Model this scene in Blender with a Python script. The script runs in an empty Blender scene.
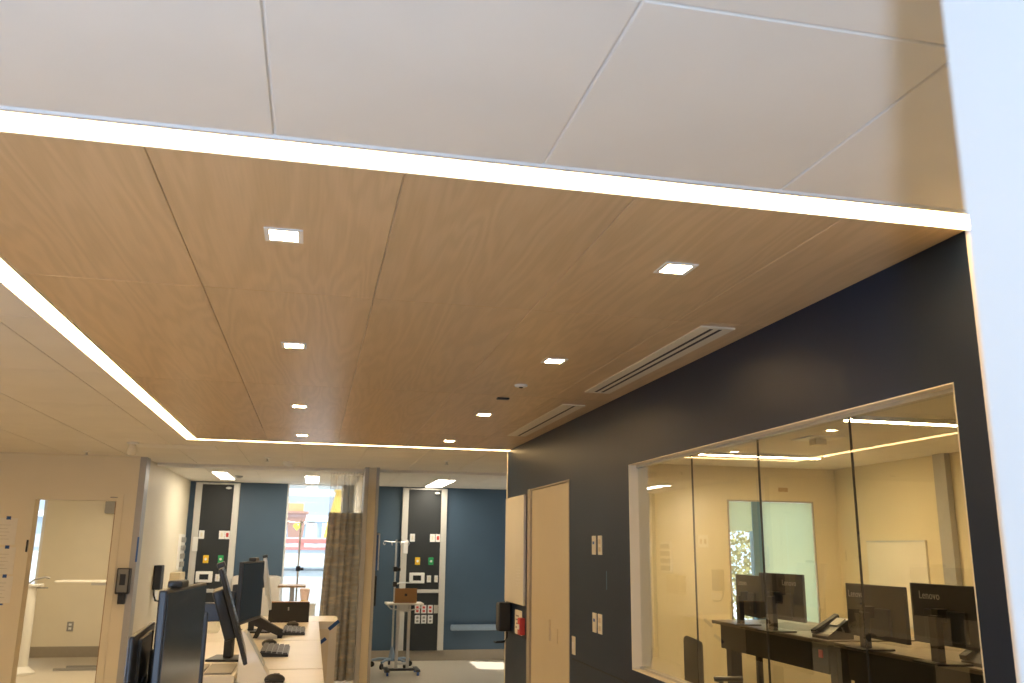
import bpy, bmesh, math, random
from mathutils import Vector, Matrix
random.seed(7)
S = bpy.context.scene
COL = S.collection
R = math.radians

# ------------------------------------------------------------------ camera
cam_d = bpy.data.cameras.new('camera'); cam = bpy.data.objects.new('camera', cam_d); COL.objects.link(cam)
yaw, pit, rol = R(12.43191), R(13.33848), R(0.72396)
F = Vector((math.sin(yaw)*math.cos(pit), math.cos(yaw)*math.cos(pit), math.sin(pit)))
Rt = Vector((math.cos(yaw), -math.sin(yaw), 0)); Up = Rt.cross(F)
R2 = Rt*math.cos(rol) + Up*math.sin(rol); U2 = -Rt*math.sin(rol) + Up*math.cos(rol)
m = Matrix((R2, U2, -F)).transposed().to_4x4(); m.translation = Vector((0, 0, 1.65))
cam.matrix_world = m
cam_d.sensor_width = 36; cam_d.lens = 36*870.93/1024; cam_d.clip_start = 0.02; cam_d.clip_end = 300
cam_d.dof.use_dof = True; cam_d.dof.focus_distance = 4.6; cam_d.dof.aperture_fstop = 5.6
S.camera = cam

# ------------------------------------------------------------------ sky, sun, lights, exposure
S.view_settings.view_transform = 'Standard'; S.view_settings.look = 'None'
S.view_settings.gamma = 1.0; S.view_settings.use_curve_mapping = False
S.view_settings.exposure = 0.18
world = bpy.data.worlds.new('sky'); S.world = world; world.use_nodes = True
bg = world.node_tree.nodes['Background']
bg.inputs['Color'].default_value = (0.66, 0.84, 1.0, 1); bg.inputs['Strength'].default_value = 2.3

def light(name, kind, loc, energy, color, size=None, size_y=None, target=None):
    d = bpy.data.lights.new(name, kind); d.energy = energy; d.color = color
    if kind == 'AREA':
        d.shape = 'RECTANGLE'; d.size = size; d.size_y = size_y or size
    elif size is not None and kind in ('POINT', 'SPOT'):
        d.shadow_soft_size = size
    o = bpy.data.objects.new(name, d); COL.objects.link(o); o.location = loc
    if target is not None:
        o.rotation_euler = (Vector(target) - Vector(loc)).to_track_quat('-Z', 'Y').to_euler()
    return o

WARM = (1.0, 0.68, 0.32)
sun = light('sun', 'SUN', (8, 8, 10), 9.0, (1.0, 0.95, 0.86)); sun.data.angle = R(0.6)
sun.rotation_euler = Vector((-1.0, 0.32, -1.06)).to_track_quat('-Z', 'Y').to_euler()
# cool flash unit standing in the room behind the photographer, left of the wall end
light('flash_unit', 'AREA', (-1.03, -1.50, 0.95), 155.0, (0.50, 0.68, 1.0), 0.11, 0.11, (-0.98, -1.30, 1.92))
# fill lights added for ambience, emulating ceiling fixtures, lying outside the picture
for i, (x, y, e) in enumerate([(-3.4, 2.8, 40), (-4.6, 6.6, 36)]):
    light('added_fill_light', 'AREA', (x, y, 2.53), e, WARM, 0.6, 1.2, (x, y, 0))
light('patient_room_light', 'AREA', (-3.0, 12.2, 2.53), 42, (1.0, 0.80, 0.52), 0.6, 1.2, (-3.0, 12.2, 0))

# ------------------------------------------------------------------ materials
def mat(name, col, rough=0.5, metal=0.0, noise=0.0, nscale=20.0, bump=0.0, bscale=200.0, spec=0.5, emit=None, estr=0.0):
    M = bpy.data.materials.new(name); M.use_nodes = True
    nt = M.node_tree; b = nt.nodes['Principled BSDF']
    b.inputs['Base Color'].default_value = (*col, 1); b.inputs['Roughness'].default_value = rough
    b.inputs['Metallic'].default_value = metal; b.inputs['Specular IOR Level'].default_value = spec
    tc = nt.nodes.new('ShaderNodeTexCoord')
    if noise:
        n = nt.nodes.new('ShaderNodeTexNoise'); n.inputs['Scale'].default_value = nscale; n.inputs['Detail'].default_value = 4
        nt.links.new(tc.outputs['Object'], n.inputs['Vector'])
        r = nt.nodes.new('ShaderNodeMapRange')
        r.inputs['From Min'].default_value = 0.3; r.inputs['From Max'].default_value = 0.7
        r.inputs['To Min'].default_value = 1-noise; r.inputs['To Max'].default_value = 1+noise
        nt.links.new(n.outputs['Fac'], r.inputs['Value'])
        mx = nt.nodes.new('ShaderNodeVectorMath'); mx.operation = 'SCALE'; mx.inputs[0].default_value = col
        nt.links.new(r.outputs['Result'], mx.inputs['Scale']); nt.links.new(mx.outputs['Vector'], b.inputs['Base Color'])
    if bump:
        n2 = nt.nodes.new('ShaderNodeTexNoise'); n2.inputs['Scale'].default_value = bscale
        nt.links.new(tc.outputs['Object'], n2.inputs['Vector'])
        bp = nt.nodes.new('ShaderNodeBump'); bp.inputs['Strength'].default_value = bump; bp.inputs['Distance'].default_value = 0.002
        nt.links.new(n2.outputs['Fac'], bp.inputs['Height']); nt.links.new(bp.outputs['Normal'], b.inputs['Normal'])
    if emit:
        b.inputs['Emission Color'].default_value = (*emit, 1); b.inputs['Emission Strength'].default_value = estr
    return M

def wood_mat():
    M = bpy.data.materials.new('oak_veneer'); M.use_nodes = True; nt = M.node_tree; b = nt.nodes['Principled BSDF']
    L = nt.links.new; N = nt.nodes.new
    tc = N('ShaderNodeTexCoord'); oi = N('ShaderNodeObjectInfo')
    off = N('ShaderNodeVectorMath'); off.operation = 'SCALE'; off.inputs[0].default_value = (13.0, 37.0, 5.0)
    L(oi.outputs['Random'], off.inputs['Scale'])
    ad = N('ShaderNodeVectorMath'); ad.operation = 'ADD'; L(tc.outputs['Object'], ad.inputs[0]); L(off.outputs['Vector'], ad.inputs[1])
    mp = N('ShaderNodeMapping'); mp.inputs['Scale'].default_value = (1.0, 0.10, 1.0); L(ad.outputs['Vector'], mp.inputs['Vector'])
    n1 = N('ShaderNodeTexNoise'); n1.inputs['Scale'].default_value = 4.0; n1.inputs['Detail'].default_value = 3; n1.inputs['Distortion'].default_value = 0.25
    L(mp.outputs['Vector'], n1.inputs['Vector'])
    w = N('ShaderNodeMath'); w.operation = 'MULTIPLY'; w.inputs[1].default_value = 90.0; L(n1.outputs['Fac'], w.inputs[0])
    s = N('ShaderNodeMath'); s.operation = 'SINE'; L(w.outputs[0], s.inputs[0])
    mp2 = N('ShaderNodeMapping'); mp2.inputs['Scale'].default_value = (160.0, 5.0, 1.0); L(ad.outputs['Vector'], mp2.inputs['Vector'])
    n2 = N('ShaderNodeTexNoise'); n2.inputs['Scale'].default_value = 1.0; n2.inputs['Detail'].default_value = 4; L(mp2.outputs['Vector'], n2.inputs['Vector'])
    a = N('ShaderNodeMath'); a.operation = 'MULTIPLY_ADD'; a.inputs[1].default_value = 0.16; a.inputs[2].default_value = 0.25; L(s.outputs[0], a.inputs[0])
    a2 = N('ShaderNodeMath'); a2.operation = 'MULTIPLY_ADD'; a2.inputs[1].default_value = 0.55; L(n2.outputs['Fac'], a2.inputs[0]); L(a.outputs[0], a2.inputs[2])
    cr = N('ShaderNodeValToRGB'); e = cr.color_ramp.elements
    e[0].position = 0.15; e[0].color = (0.55, 0.40, 0.225, 1); e[1].position = 0.85; e[1].color = (0.68, 0.50, 0.305, 1)
    L(a2.outputs[0], cr.inputs['Fac'])
    hs = N('ShaderNodeHueSaturation'); L(cr.outputs['Color'], hs.inputs['Color'])
    vr = N('ShaderNodeMapRange'); vr.inputs['To Min'].default_value = 0.92; vr.inputs['To Max'].default_value = 1.06
    L(oi.outputs['Random'], vr.inputs['Value']); L(vr.outputs['Result'], hs.inputs['Value'])
    L(hs.outputs['Color'], b.inputs['Base Color'])
    b.inputs['Roughness'].default_value = 0.36; b.inputs['Specular IOR Level'].default_value = 0.45
    return M

def glass_mat(name, tint=(0.97, 0.98, 0.96), gain=1.8):
    M = bpy.data.materials.new(name); M.use_nodes = True; nt = M.node_tree; N = nt.nodes.new; L = nt.links.new
    for n in list(nt.nodes):
        if n.type == 'BSDF_PRINCIPLED': nt.nodes.remove(n)
    out = [n for n in nt.nodes if n.type == 'OUTPUT_MATERIAL'][0]
    tr = N('ShaderNodeBsdfTransparent'); tr.inputs['Color'].default_value = (*tint, 1)
    gl = N('ShaderNodeBsdfGlossy'); gl.inputs['Roughness'].default_value = 0.0
    fr = N('ShaderNodeFresnel'); fr.inputs['IOR'].default_value = 1.5
    ge = N('ShaderNodeNewGeometry')
    inv = N('ShaderNodeMath'); inv.operation = 'SUBTRACT'; inv.inputs[0].default_value = 1.0; L(ge.outputs['Backfacing'], inv.inputs[1])
    mu = N('ShaderNodeMath'); mu.operation = 'MULTIPLY'; L(fr.outputs['Fac'], mu.inputs[0]); L(inv.outputs[0], mu.inputs[1])
    g = N('ShaderNodeMath'); g.operation = 'MULTIPLY'; g.use_clamp = True; g.inputs[1].default_value = gain; L(mu.outputs[0], g.inputs[0])
    mx = N('ShaderNodeMixShader'); L(g.outputs[0], mx.inputs['Fac']); L(tr.outputs[0], mx.inputs[1]); L(gl.outputs[0], mx.inputs[2])
    L(mx.outputs[0], out.inputs['Surface'])
    return M

def net_mat():
    M = bpy.data.materials.new('curtain_net'); M.use_nodes = True; nt = M.node_tree; N = nt.nodes.new; L = nt.links.new
    b = nt.nodes['Principled BSDF']; out = [n for n in nt.nodes if n.type == 'OUTPUT_MATERIAL'][0]
    b.inputs['Base Color'].default_value = (0.85, 0.80, 0.68, 1); b.inputs['Roughness'].default_value = 0.9
    tr = N('ShaderNodeBsdfTransparent'); mx = N('ShaderNodeMixShader'); mx.inputs['Fac'].default_value = 0.38
    L(tr.outputs[0], mx.inputs[1]); L(b.outputs[0], mx.inputs[2]); L(mx.outputs[0], out.inputs['Surface'])
    return M

def curtain_mat():
    M = bpy.data.materials.new('curtain_fabric'); M.use_nodes = True; nt = M.node_tree; N = nt.nodes.new; L = nt.links.new
    b = nt.nodes['Principled BSDF']; tc = N('ShaderNodeTexCoord')
    mp = N('ShaderNodeMapping'); mp.inputs['Scale'].default_value = (6, 6, 22); L(tc.outputs['Object'], mp.inputs['Vector'])
    n = N('ShaderNodeTexNoise'); n.inputs['Scale'].default_value = 1.0; n.inputs['Detail'].default_value = 2; L(mp.outputs['Vector'], n.inputs['Vector'])
    cr = N('ShaderNodeValToRGB'); e = cr.color_ramp.elements
    e[0].position = 0.33; e[0].color = (0.52, 0.45, 0.35, 1); e[1].position = 0.66; e[1].color = (0.70, 0.62, 0.49, 1)
    x = cr.color_ramp.elements.new(0.5); x.color = (0.52, 0.51, 0.47, 1)
    L(n.outputs['Fac'], cr.inputs['Fac']); L(cr.outputs['Color'], b.inputs['Base Color']); b.inputs['Roughness'].default_value = 0.9
    out = [q for q in nt.nodes if q.type == 'OUTPUT_MATERIAL'][0]
    tl = N('ShaderNodeBsdfTranslucent'); L(cr.outputs['Color'], tl.inputs['Color'])
    mx = N('ShaderNodeMixShader'); mx.inputs['Fac'].default_value = 0.12
    L(b.outputs[0], mx.inputs[1]); L(tl.outputs[0], mx.inputs[2]); L(mx.outputs[0], out.inputs['Surface'])
    return M

M = {}
M['paint'] = mat('warm_white_paint', (0.78, 0.71, 0.56), 0.55, noise=0.02, nscale=3, bump=0.05)
M['room_paint'] = mat('cream_paint', (0.74, 0.66, 0.47), 0.55, noise=0.02, nscale=3)
M['near_white'] = mat('white_paint', (0.62, 0.66, 0.66), 0.5, noise=0.02, nscale=3, bump=0.05)
M['dark'] = mat('dark_slate_paint', (0.006, 0.017, 0.045), 0.40, noise=0.06, nscale=2, bump=0.04, spec=0.36)
M['navy'] = mat('navy_wall_panel', (0.055, 0.100, 0.155), 0.45, noise=0.05, nscale=2)
M['charcoal'] = mat('charcoal_panel', (0.030, 0.034, 0.036), 0.45, noise=0.05, nscale=2, spec=0.3)
M['tile'] = mat('ceiling_tile', (0.80, 0.77, 0.71), 0.85, noise=0.03, nscale=2.5, bump=0.25, bscale=500)
M['grid'] = mat('ceiling_reveal', (0.84, 0.82, 0.78), 0.7, noise=0.02)
M['wood'] = wood_mat()
M['floor'] = mat('sheet_vinyl', (0.62, 0.56, 0.46), 0.30, noise=0.06, nscale=60)
M['base'] = mat('taupe_vinyl_base', (0.33, 0.29, 0.23), 0.5, noise=0.03)
M['alu'] = mat('satin_aluminium', (0.62, 0.61, 0.58), 0.35, 0.75, noise=0.03)
M['rail'] = mat('pale_grey_rail', (0.62, 0.61, 0.57), 0.4, 0.2, noise=0.02)
M['steel'] = mat('brushed_steel', (0.55, 0.54, 0.52), 0.28, 1.0, noise=0.03)
M['guard'] = mat('grey_corner_guard', (0.42, 0.41, 0.40), 0.4, 0.2, noise=0.03)
M['white'] = mat('white_plastic', (0.82, 0.82, 0.80), 0.4, noise=0.01)
M['cream'] = mat('cream_plastic', (0.78, 0.72, 0.58), 0.45, noise=0.02)
M['beige'] = mat('beige_plastic', (0.66, 0.55, 0.36), 0.5, noise=0.02)
M['palegrey'] = mat('pale_blue_grey_plastic', (0.55, 0.60, 0.64), 0.3, noise=0.02)
M['black'] = mat('black_plastic', (0.012, 0.012, 0.013), 0.35, noise=0.05)
M['black_matt'] = mat('black_matt', (0.016, 0.016, 0.017), 0.6, noise=0.05)
M['darkgrey'] = mat('dark_grey_plastic', (0.05, 0.05, 0.052), 0.45, noise=0.03)
M['midgrey'] = mat('satin_grey_plastic', (0.20, 0.20, 0.19), 0.4, noise=0.02)
M['grey'] = mat('mid_grey_plastic', (0.30, 0.29, 0.27), 0.45, noise=0.03)
M['screen'] = mat('dark_screen', (0.022, 0.026, 0.030), 0.16, noise=0.02)
M['laminate'] = mat('white_laminate', (0.80, 0.77, 0.71), 0.35, noise=0.02, nscale=8)
M['deskgrey'] = mat('dark_laminate', (0.11, 0.085, 0.06), 0.35, noise=0.05, nscale=8)
M['tan'] = mat('tan_laminate', (0.50, 0.34, 0.18), 0.4, noise=0.1, nscale=20)
M['paper'] = mat('white_paper', (0.80, 0.77, 0.70), 0.8, noise=0.02)
M['faint'] = mat('faded_ink', (0.60, 0.57, 0.50), 0.8)
M['papermark'] = mat('printed_ink', (0.25, 0.25, 0.26), 0.8, noise=0.02)
M['bluetape'] = mat('blue_masking_tape', (0.03, 0.10, 0.33), 0.7, noise=0.05)
M['blue'] = mat('blue_plastic', (0.03, 0.12, 0.40), 0.4, noise=0.05)
M['bluegrey'] = mat('blue_grey_plastic', (0.22, 0.30, 0.40), 0.45, noise=0.04)
M['red'] = mat('red_plastic', (0.62, 0.06, 0.05), 0.4, noise=0.04)
M['barrier'] = mat('faded_red_plastic', (0.80, 0.26, 0.22), 0.5, noise=0.05)
M['pink'] = mat('pale_pink_plastic', (0.80, 0.56, 0.46), 0.5, noise=0.03)
M['yellow'] = mat('yellow_plastic', (0.85, 0.55, 0.03), 0.4, noise=0.03)
M['green'] = mat('green_plastic', (0.02, 0.32, 0.10), 0.4, noise=0.03)
M['copper'] = mat('copper_lid', (0.34, 0.18, 0.07), 0.4, 0.3, noise=0.03)
M['fabric'] = mat('grey_vinyl', (0.62, 0.58, 0.52), 0.6, noise=0.03)
M['navyfab'] = mat('black_mesh_fabric', (0.015, 0.015, 0.016), 0.8, noise=0.1, nscale=80)
M['woodedge'] = mat('oak_door_edge', (0.36, 0.18, 0.07), 0.45, noise=0.15, nscale=30)
M['door'] = mat('beige_door_paint', (0.66, 0.57, 0.40), 0.42, noise=0.02, nscale=3)
M['doorframe'] = mat('taupe_frame_paint', (0.42, 0.37, 0.29), 0.45, noise=0.02)
M['board'] = mat('writing_board', (0.80, 0.76, 0.66), 0.25, noise=0.02, nscale=3)
M['glass'] = glass_mat('window_glass')
M['extglass'] = glass_mat('exterior_glass', (0.95, 0.98, 1.0), 1.6)
M['jar'] = glass_mat('jar_glass', (0.86, 0.86, 0.80), 1.6)
M['seal'] = mat('black_seal', (0.02, 0.02, 0.018), 0.5, noise=0.05)
M['net'] = net_mat(); M['curtain'] = curtain_mat()
M['led'] = mat('led_diffuser', (0.9, 0.9, 0.9), 0.5, emit=(1.0, 0.66, 0.29), estr=16.0)
M['down'] = mat('downlight_lens', (0.9, 0.9, 0.9), 0.5, emit=(1.0, 0.67, 0.32), estr=165.0)
M['troffer'] = mat('panel_lens', (0.9, 0.9, 0.9), 0.5, emit=(1.0, 0.88, 0.70), estr=23.0)
M['conf_led'] = mat('linear_lens', (0.9, 0.9, 0.9), 0.5, emit=(1.0, 0.72, 0.36), estr=95.0)
M['brownbin'] = mat('brown_bin', (0.34, 0.17, 0.12), 0.5, noise=0.05)
M['card'] = mat('cardboard', (0.55, 0.33, 0.14), 0.8, noise=0.06)
M['lime'] = mat('lime_sticker', (0.65, 0.85, 0.05), 0.6, noise=0.02)
M['conc'] = mat('pale_concrete', (0.62, 0.63, 0.64), 0.8, noise=0.06, nscale=3)
M['extwhite'] = mat('white_render', (0.85, 0.88, 0.90), 0.7, noise=0.03)
M['extgrey'] = mat('grey_cladding', (0.34, 0.37, 0.41), 0.6, noise=0.05)
M['chute'] = mat('yellow_chute', (0.85, 0.52, 0.10), 0.6, noise=0.05)
M['leaf'] = mat('leaf_green', (0.34, 0.28, 0.10), 0.7, noise=0.5, nscale=3)
M['bark'] = mat('bark', (0.12, 0.08, 0.05), 0.9, noise=0.2)
M['blueframe'] = mat('blue_grey_frame', (0.10, 0.24, 0.38), 0.4, noise=0.03)
def shade_mat():
    m_ = bpy.data.materials.new('roller_shade_cloth'); m_.use_nodes = True; nt = m_.node_tree
    b = nt.nodes['Principled BSDF']; b.inputs['Base Color'].default_value = (0.66, 0.70, 0.60, 1); b.inputs['Roughness'].default_value = 0.9
    tr = nt.nodes.new('ShaderNodeBsdfTranslucent'); tr.inputs['Color'].default_value = (0.78, 0.86, 0.72, 1)
    mx = nt.nodes.new('ShaderNodeMixShader'); mx.inputs['Fac'].default_value = 0.6
    out = [n for n in nt.nodes if n.type == 'OUTPUT_MATERIAL'][0]
    nt.links.new(b.outputs[0], mx.inputs[1]); nt.links.new(tr.outputs[0], mx.inputs[2]); nt.links.new(mx.outputs[0], out.inputs['Surface'])
    return m_
M['shade'] = shade_mat()
M['lettering'] = mat('grey_lettering', (0.62, 0.58, 0.50), 0.4)
M['clear_tape'] = mat('pale_blue_sticker', (0.12, 0.20, 0.28), 0.5)

# ------------------------------------------------------------------ builders
class MB:
    def __init__(s): s.bm = bmesh.new()
    def box(s, x0, x1, y0, y1, z0, z1, bev=0.0, rot=None):
        b = bmesh.new(); bmesh.ops.create_cube(b, size=1.0)
        for v in b.verts:
            v.co = Vector(((x0+x1)/2+v.co.x*(x1-x0), (y0+y1)/2+v.co.y*(y1-y0), (z0+z1)/2+v.co.z*(z1-z0)))
        if bev: bmesh.ops.bevel(b, geom=list(b.edges), offset=bev, segments=2, affect='EDGES', profile=0.6)
        s._add(b, rot); return s
    def _add(s, b, rot=None):
        if rot is not None: bmesh.ops.transform(b, matrix=rot, verts=b.verts)
        me = bpy.data.meshes.new('t'); b.to_mesh(me); b.free(); s.bm.from_mesh(me); bpy.data.meshes.remove(me)
    def cyl(s, p0, p1, r0, r1=None, n=16):
        p0, p1 = Vector(p0), Vector(p1); r1 = r0 if r1 is None else r1
        b = bmesh.new(); d = p1-p0
        bmesh.ops.create_cone(b, cap_ends=True, segments=n, radius1=r0, radius2=r1, depth=d.length)
        s._add(b, Matrix.Translation((p0+p1)/2) @ d.to_track_quat('Z', 'Y').to_matrix().to_4x4()); return s
    def tube(s, pts, r, n=8):
        pts = [Vector(p) for p in pts]; rings = []
        for i, p in enumerate(pts):
            t = (pts[min(i+1, len(pts)-1)] - pts[max(i-1, 0)]).normalized()
            a = Vector((0, 0, 1)) if abs(t.z) < 0.95 else Vector((1, 0, 0))
            u = t.cross(a).normalized(); w = t.cross(u)
            rings.append([s.bm.verts.new(p+(u*math.cos(k*2*math.pi/n)+w*math.sin(k*2*math.pi/n))*r) for k in range(n)])
        for a, b in zip(rings, rings[1:]):
            for k in range(n): s.bm.faces.new((a[k], a[(k+1) % n], b[(k+1) % n], b[k]))
        s.bm.faces.new(rings[0]); s.bm.faces.new(rings[-1][::-1]); return s
    def lathe(s, prof, c=(0, 0, 0), n=24):
        rings = [[s.bm.verts.new((c[0]+r*math.cos(k*2*math.pi/n), c[1]+r*math.sin(k*2*math.pi/n), c[2]+z)) for k in range(n)] for r, z in prof]
        for a, b in zip(rings, rings[1:]):
            for k in range(n): s.bm.faces.new((a[k], a[(k+1) % n], b[(k+1) % n], b[k]))
        s.bm.faces.new(rings[0][::-1]); s.bm.faces.new(rings[-1]); return s
    def prism(s, pts, axis, a0, a1):
        def V(p, q): return {'x': (q, p[0], p[1]), 'y': (p[0], q, p[1]), 'z': (p[0], p[1], q)}[axis]
        A = [s.bm.verts.new(V(p, a0)) for p in pts]; B = [s.bm.verts.new(V(p, a1)) for p in pts]; n = len(pts)
        s.bm.faces.new(A); s.bm.faces.new(B[::-1])
        for k in range(n): s.bm.faces.new((A[k], B[k], B[(k+1) % n], A[(k+1) % n]))
        return s
    def sphere(s, c, r, sc=(1, 1, 1), n=16):
        b = bmesh.new(); bmesh.ops.create_uvsphere(b, u_segments=n, v_segments=max(6, n//2), radius=r)
        s._add(b, Matrix.Translation(c) @ Matrix.Diagonal((*sc, 1))); return s
    def build(s, name, m, parent=None, world=False, smooth=False):
        bmesh.ops.recalc_face_normals(s.bm, faces=s.bm.faces)
        if world and parent is not None:
            bmesh.ops.translate(s.bm, vec=-root_loc(parent), verts=s.bm.verts)
        me = bpy.data.meshes.new(name); s.bm.to_mesh(me); s.bm.free()
        me.materials.append(M[m])
        if smooth:
            for p in me.polygons: p.use_smooth = True
            try: me.set_sharp_from_angle(angle=R(40))
            except Exception: pass
        o = bpy.data.objects.new(name, me); COL.objects.link(o)
        if parent is not None: o.parent = parent
        return o
def root_loc(o):
    v = Vector((0, 0, 0))
    while o is not None: v += o.location; o = o.parent
    return v
def tag(o, label, cat, group=None):
    o['label'] = label; o['category'] = cat
    if group: o['group'] = group
    return o
def thing(name, label, cat, loc, rz=0, group=None):
    o = bpy.data.objects.new(name, None); COL.objects.link(o); o.empty_display_size = 0.1
    o.location = loc; o.rotation_euler = (0, 0, rz); return tag(o, label, cat, group)
def struct(name, mb, m, parent=None, label=None):
    o = mb.build(name, m, parent); o['kind'] = 'structure'
    if label: o['label'] = label
    return o
def text_mesh(name, s, size, m, parent, mw, ext=0.0006):
    c = bpy.data.curves.new(name, 'FONT'); c.body = s; c.size = size; c.extrude = ext; c.resolution_u = 2
    t = bpy.data.objects.new(name, c); COL.objects.link(t)
    dg = bpy.context.evaluated_depsgraph_get(); me = bpy.data.meshes.new_from_object(t.evaluated_get(dg))
    COL.objects.unlink(t); bpy.data.objects.remove(t); bpy.data.curves.remove(c)
    me.name = name; me.transform(mw); me.materials.clear(); me.materials.append(M[m])
    o = bpy.data.objects.new(name, me); COL.objects.link(o); o.parent = parent
    return o

CZ = 2.55
RX = 1.772
# ------------------------------------------------------------------ floor
struct('floor', MB().box(-6.2, 6.0, -4.2, 8.97, -0.12, 0.0).box(-6.2, 4.36, 8.97, 14.9, -0.12, 0.0), 'floor', label='pale beige sheet vinyl floor')
# ------------------------------------------------------------------ ceiling slab and its tiles and panels
ceil = struct('ceiling', MB().box(-6.2, 6.0, -4.2, 8.97, CZ+0.006, CZ+0.16).box(-6.2, 4.36, 8.97, 14.9, CZ+0.006, CZ+0.16), 'grid', label='white tiled ceiling with an oak panelled field')
_tiles = {}
def tile(x0, x1, y0, y1, name='ceiling_tile', mt='tile', t=0.006, gap=0.0028):
    w, d = round(x1-x0, 3), round(y1-y0, 3); key = (w, d, mt)
    if key not in _tiles:
        b = bmesh.new(); bmesh.ops.create_cube(b, size=1.0)
        for v in b.verts:
            v.co = Vector((v.co.x*(w-2*gap), v.co.y*(d-2*gap), v.co.z*t))
        bmesh.ops.bevel(b, geom=[e for e in b.edges if all(v.co.z < 0 for v in e.verts)], offset=0.002, segments=1, affect='EDGES')
        me = bpy.data.meshes.new(name); b.to_mesh(me); b.free(); me.materials.append(M[mt]); _tiles[key] = me
    o = bpy.data.objects.new(name, _tiles[key]); COL.objects.link(o); o.parent = ceil
    o.location = ((x0+x1)/2, (y0+y1)/2, CZ+t/2); return o
def field(xs, ys, **k):
    for a, b in zip(xs, xs[1:]):
        for c, d in zip(ys, ys[1:]): tile(a, b, c, d, **k)
def lin(a, b, st):                       # joints from a, every st, closed at b
    r = [a]
    while (r[-1]+st < b-0.05) if st > 0 else (r[-1]+st > b+0.05): r.append(r[-1]+st)
    return sorted(r+[b])
fx = [-2.648, -2.021, -1.394, -0.767, -0.140, 0.487, 1.114, RX]
field(fx, [-0.003, 1.217, 1.885])
field([-6.2, -5.1, -3.8, -3.18, -2.56, -1.95, -1.34, -1.145], [2.59-0.70, 2.59, 3.81, 5.03, 6.25, 7.47, 8.125])
cx = [-6.2, -5.1, -3.8, -3.18, -2.56, -1.95, -1.34, -0.744, -0.149, 0.446, 1.041, 1.636, 2.231]
field(cx, [8.125, 9.10, 10.0]); field(cx[5:], [10.0, 10.66])
field(cx[5:]+[2.826, 3.42, 4.30], [10.76, 11.40, 13.68-1.24+0.02, 13.68])
field([-6.2, -5.1, -3.8, -3.18, -2.56, -1.95], [10.0, 11.2, 12.4, 13.6, 14.7])
# oak panels
field([-1.040, -0.440, 0.167, 0.774, 1.381, RX-0.002], [2.010, 3.170, 5.110, 7.065, 8.020], name='oak_panel', mt='wood', gap=0.0011)
# flush access panel in the tiles beyond the far strip
MB().box(-1.70, -0.95, 8.62, 8.92, CZ-0.006, CZ+0.004, 0.002).build('access_panel', 'grid', ceil)
# door track header across the front of the patient bays
struct('trim_1', MB().box(-1.785, 4.30, 10.66, 10.76, CZ-0.03, CZ+0.006), 'grid', label='slim sliding door track across the front of the bays')

# ------------------------------------------------------------------ right wall (dark), with window and door
WT = 0.12
wr = MB()
wy0, wy1, wz0, wz1 = 2.13, 4.84, 1.003, 2.130
dy0, dy1, dz1 = 6.075, 7.290, 2.127
E1 = 8.15
wr.box(RX, RX+WT, 2.02, wy0, 0, CZ+.006).box(RX, RX+WT, wy0, wy1, 0, wz0).box(RX, RX+WT, wy0, wy1, wz1, CZ+.006)
wr.box(RX, RX+WT, wy1, dy0, 0, CZ+.006).box(RX, RX+WT, dy0, dy1, dz1, CZ+.006).box(RX, RX+WT, dy1, E1, 0, CZ+.006)
wall_right = struct('wall_right', wr, 'dark', label='dark slate painted wall with an interior window and a door')
struct('wall_right_near', MB().box(RX, RX+WT, -4.0, 2.02, 0, CZ+.006), 'paint', label='cream wall continuing beside the dark wall')
struct('trim_2', MB().box(RX-0.004, RX+WT, E1, E1+0.03, 0, CZ+.006, 0.002), 'paint', label='pale corner guard at the far end of the dark wall')
struct('trim_3', MB().box(RX-0.003, RX+0.001, wy1+0.02, dy0-0.06, 0.920, 0.928), 'seal', label='thin horizontal joint in the dark wall')
struct('trim_4', MB().box(RX-0.003, RX+0.001, dy1+0.08, E1-0.01, 0.920, 0.928), 'seal', label='thin horizontal joint beside the door')
struct('baseboard_right', MB().box(RX-0.012, RX, 2.02, dy0-0.06, 0, 0.15).box(RX-0.012, RX, dy1+0.06, E1, 0, 0.15), 'base')
# interior window
fw = 0.004
win = struct('window_1', MB().box(RX-0.001, RX+WT+0.001, wy0, wy0+fw, wz0, wz1).box(RX-0.001, RX+WT+0.001, wy1-fw, wy1, wz0, wz1)
    .box(RX-0.001, RX+WT+0.001, wy0+fw, wy1-fw, wz0, wz0+fw).box(RX-0.001, RX+WT+0.001, wy0+fw, wy1-fw, wz1-fw, wz1), 'paint', label='long interior window of four butt-jointed glass panes')
gx = RX+0.055
gy = [wy0+fw, 2.735, 3.405, 4.085, wy1-fw]
MB().box(gx-0.012, gx+0.022, wy0+fw, wy1-fw, wz0+fw, wz0+fw+0.012).box(gx-0.012, gx+0.022, wy0+fw, wy1-fw, wz1-fw-0.012, wz1-fw).build('glazing_channel', 'alu', win)
for a, b in zip(gy, gy[1:]):
    MB().box(gx, gx+0.008, a+0.002, b-0.002, wz0+fw+0.012, wz1-fw-0.012).build('pane', 'glass', win)
for a in gy[1:-1]:
    MB().box(gx, gx+0.008, a-0.0016, a+0.0016, wz0+fw+0.012, wz1-fw-0.012).build('silicone_joint', 'seal', win)
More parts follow.
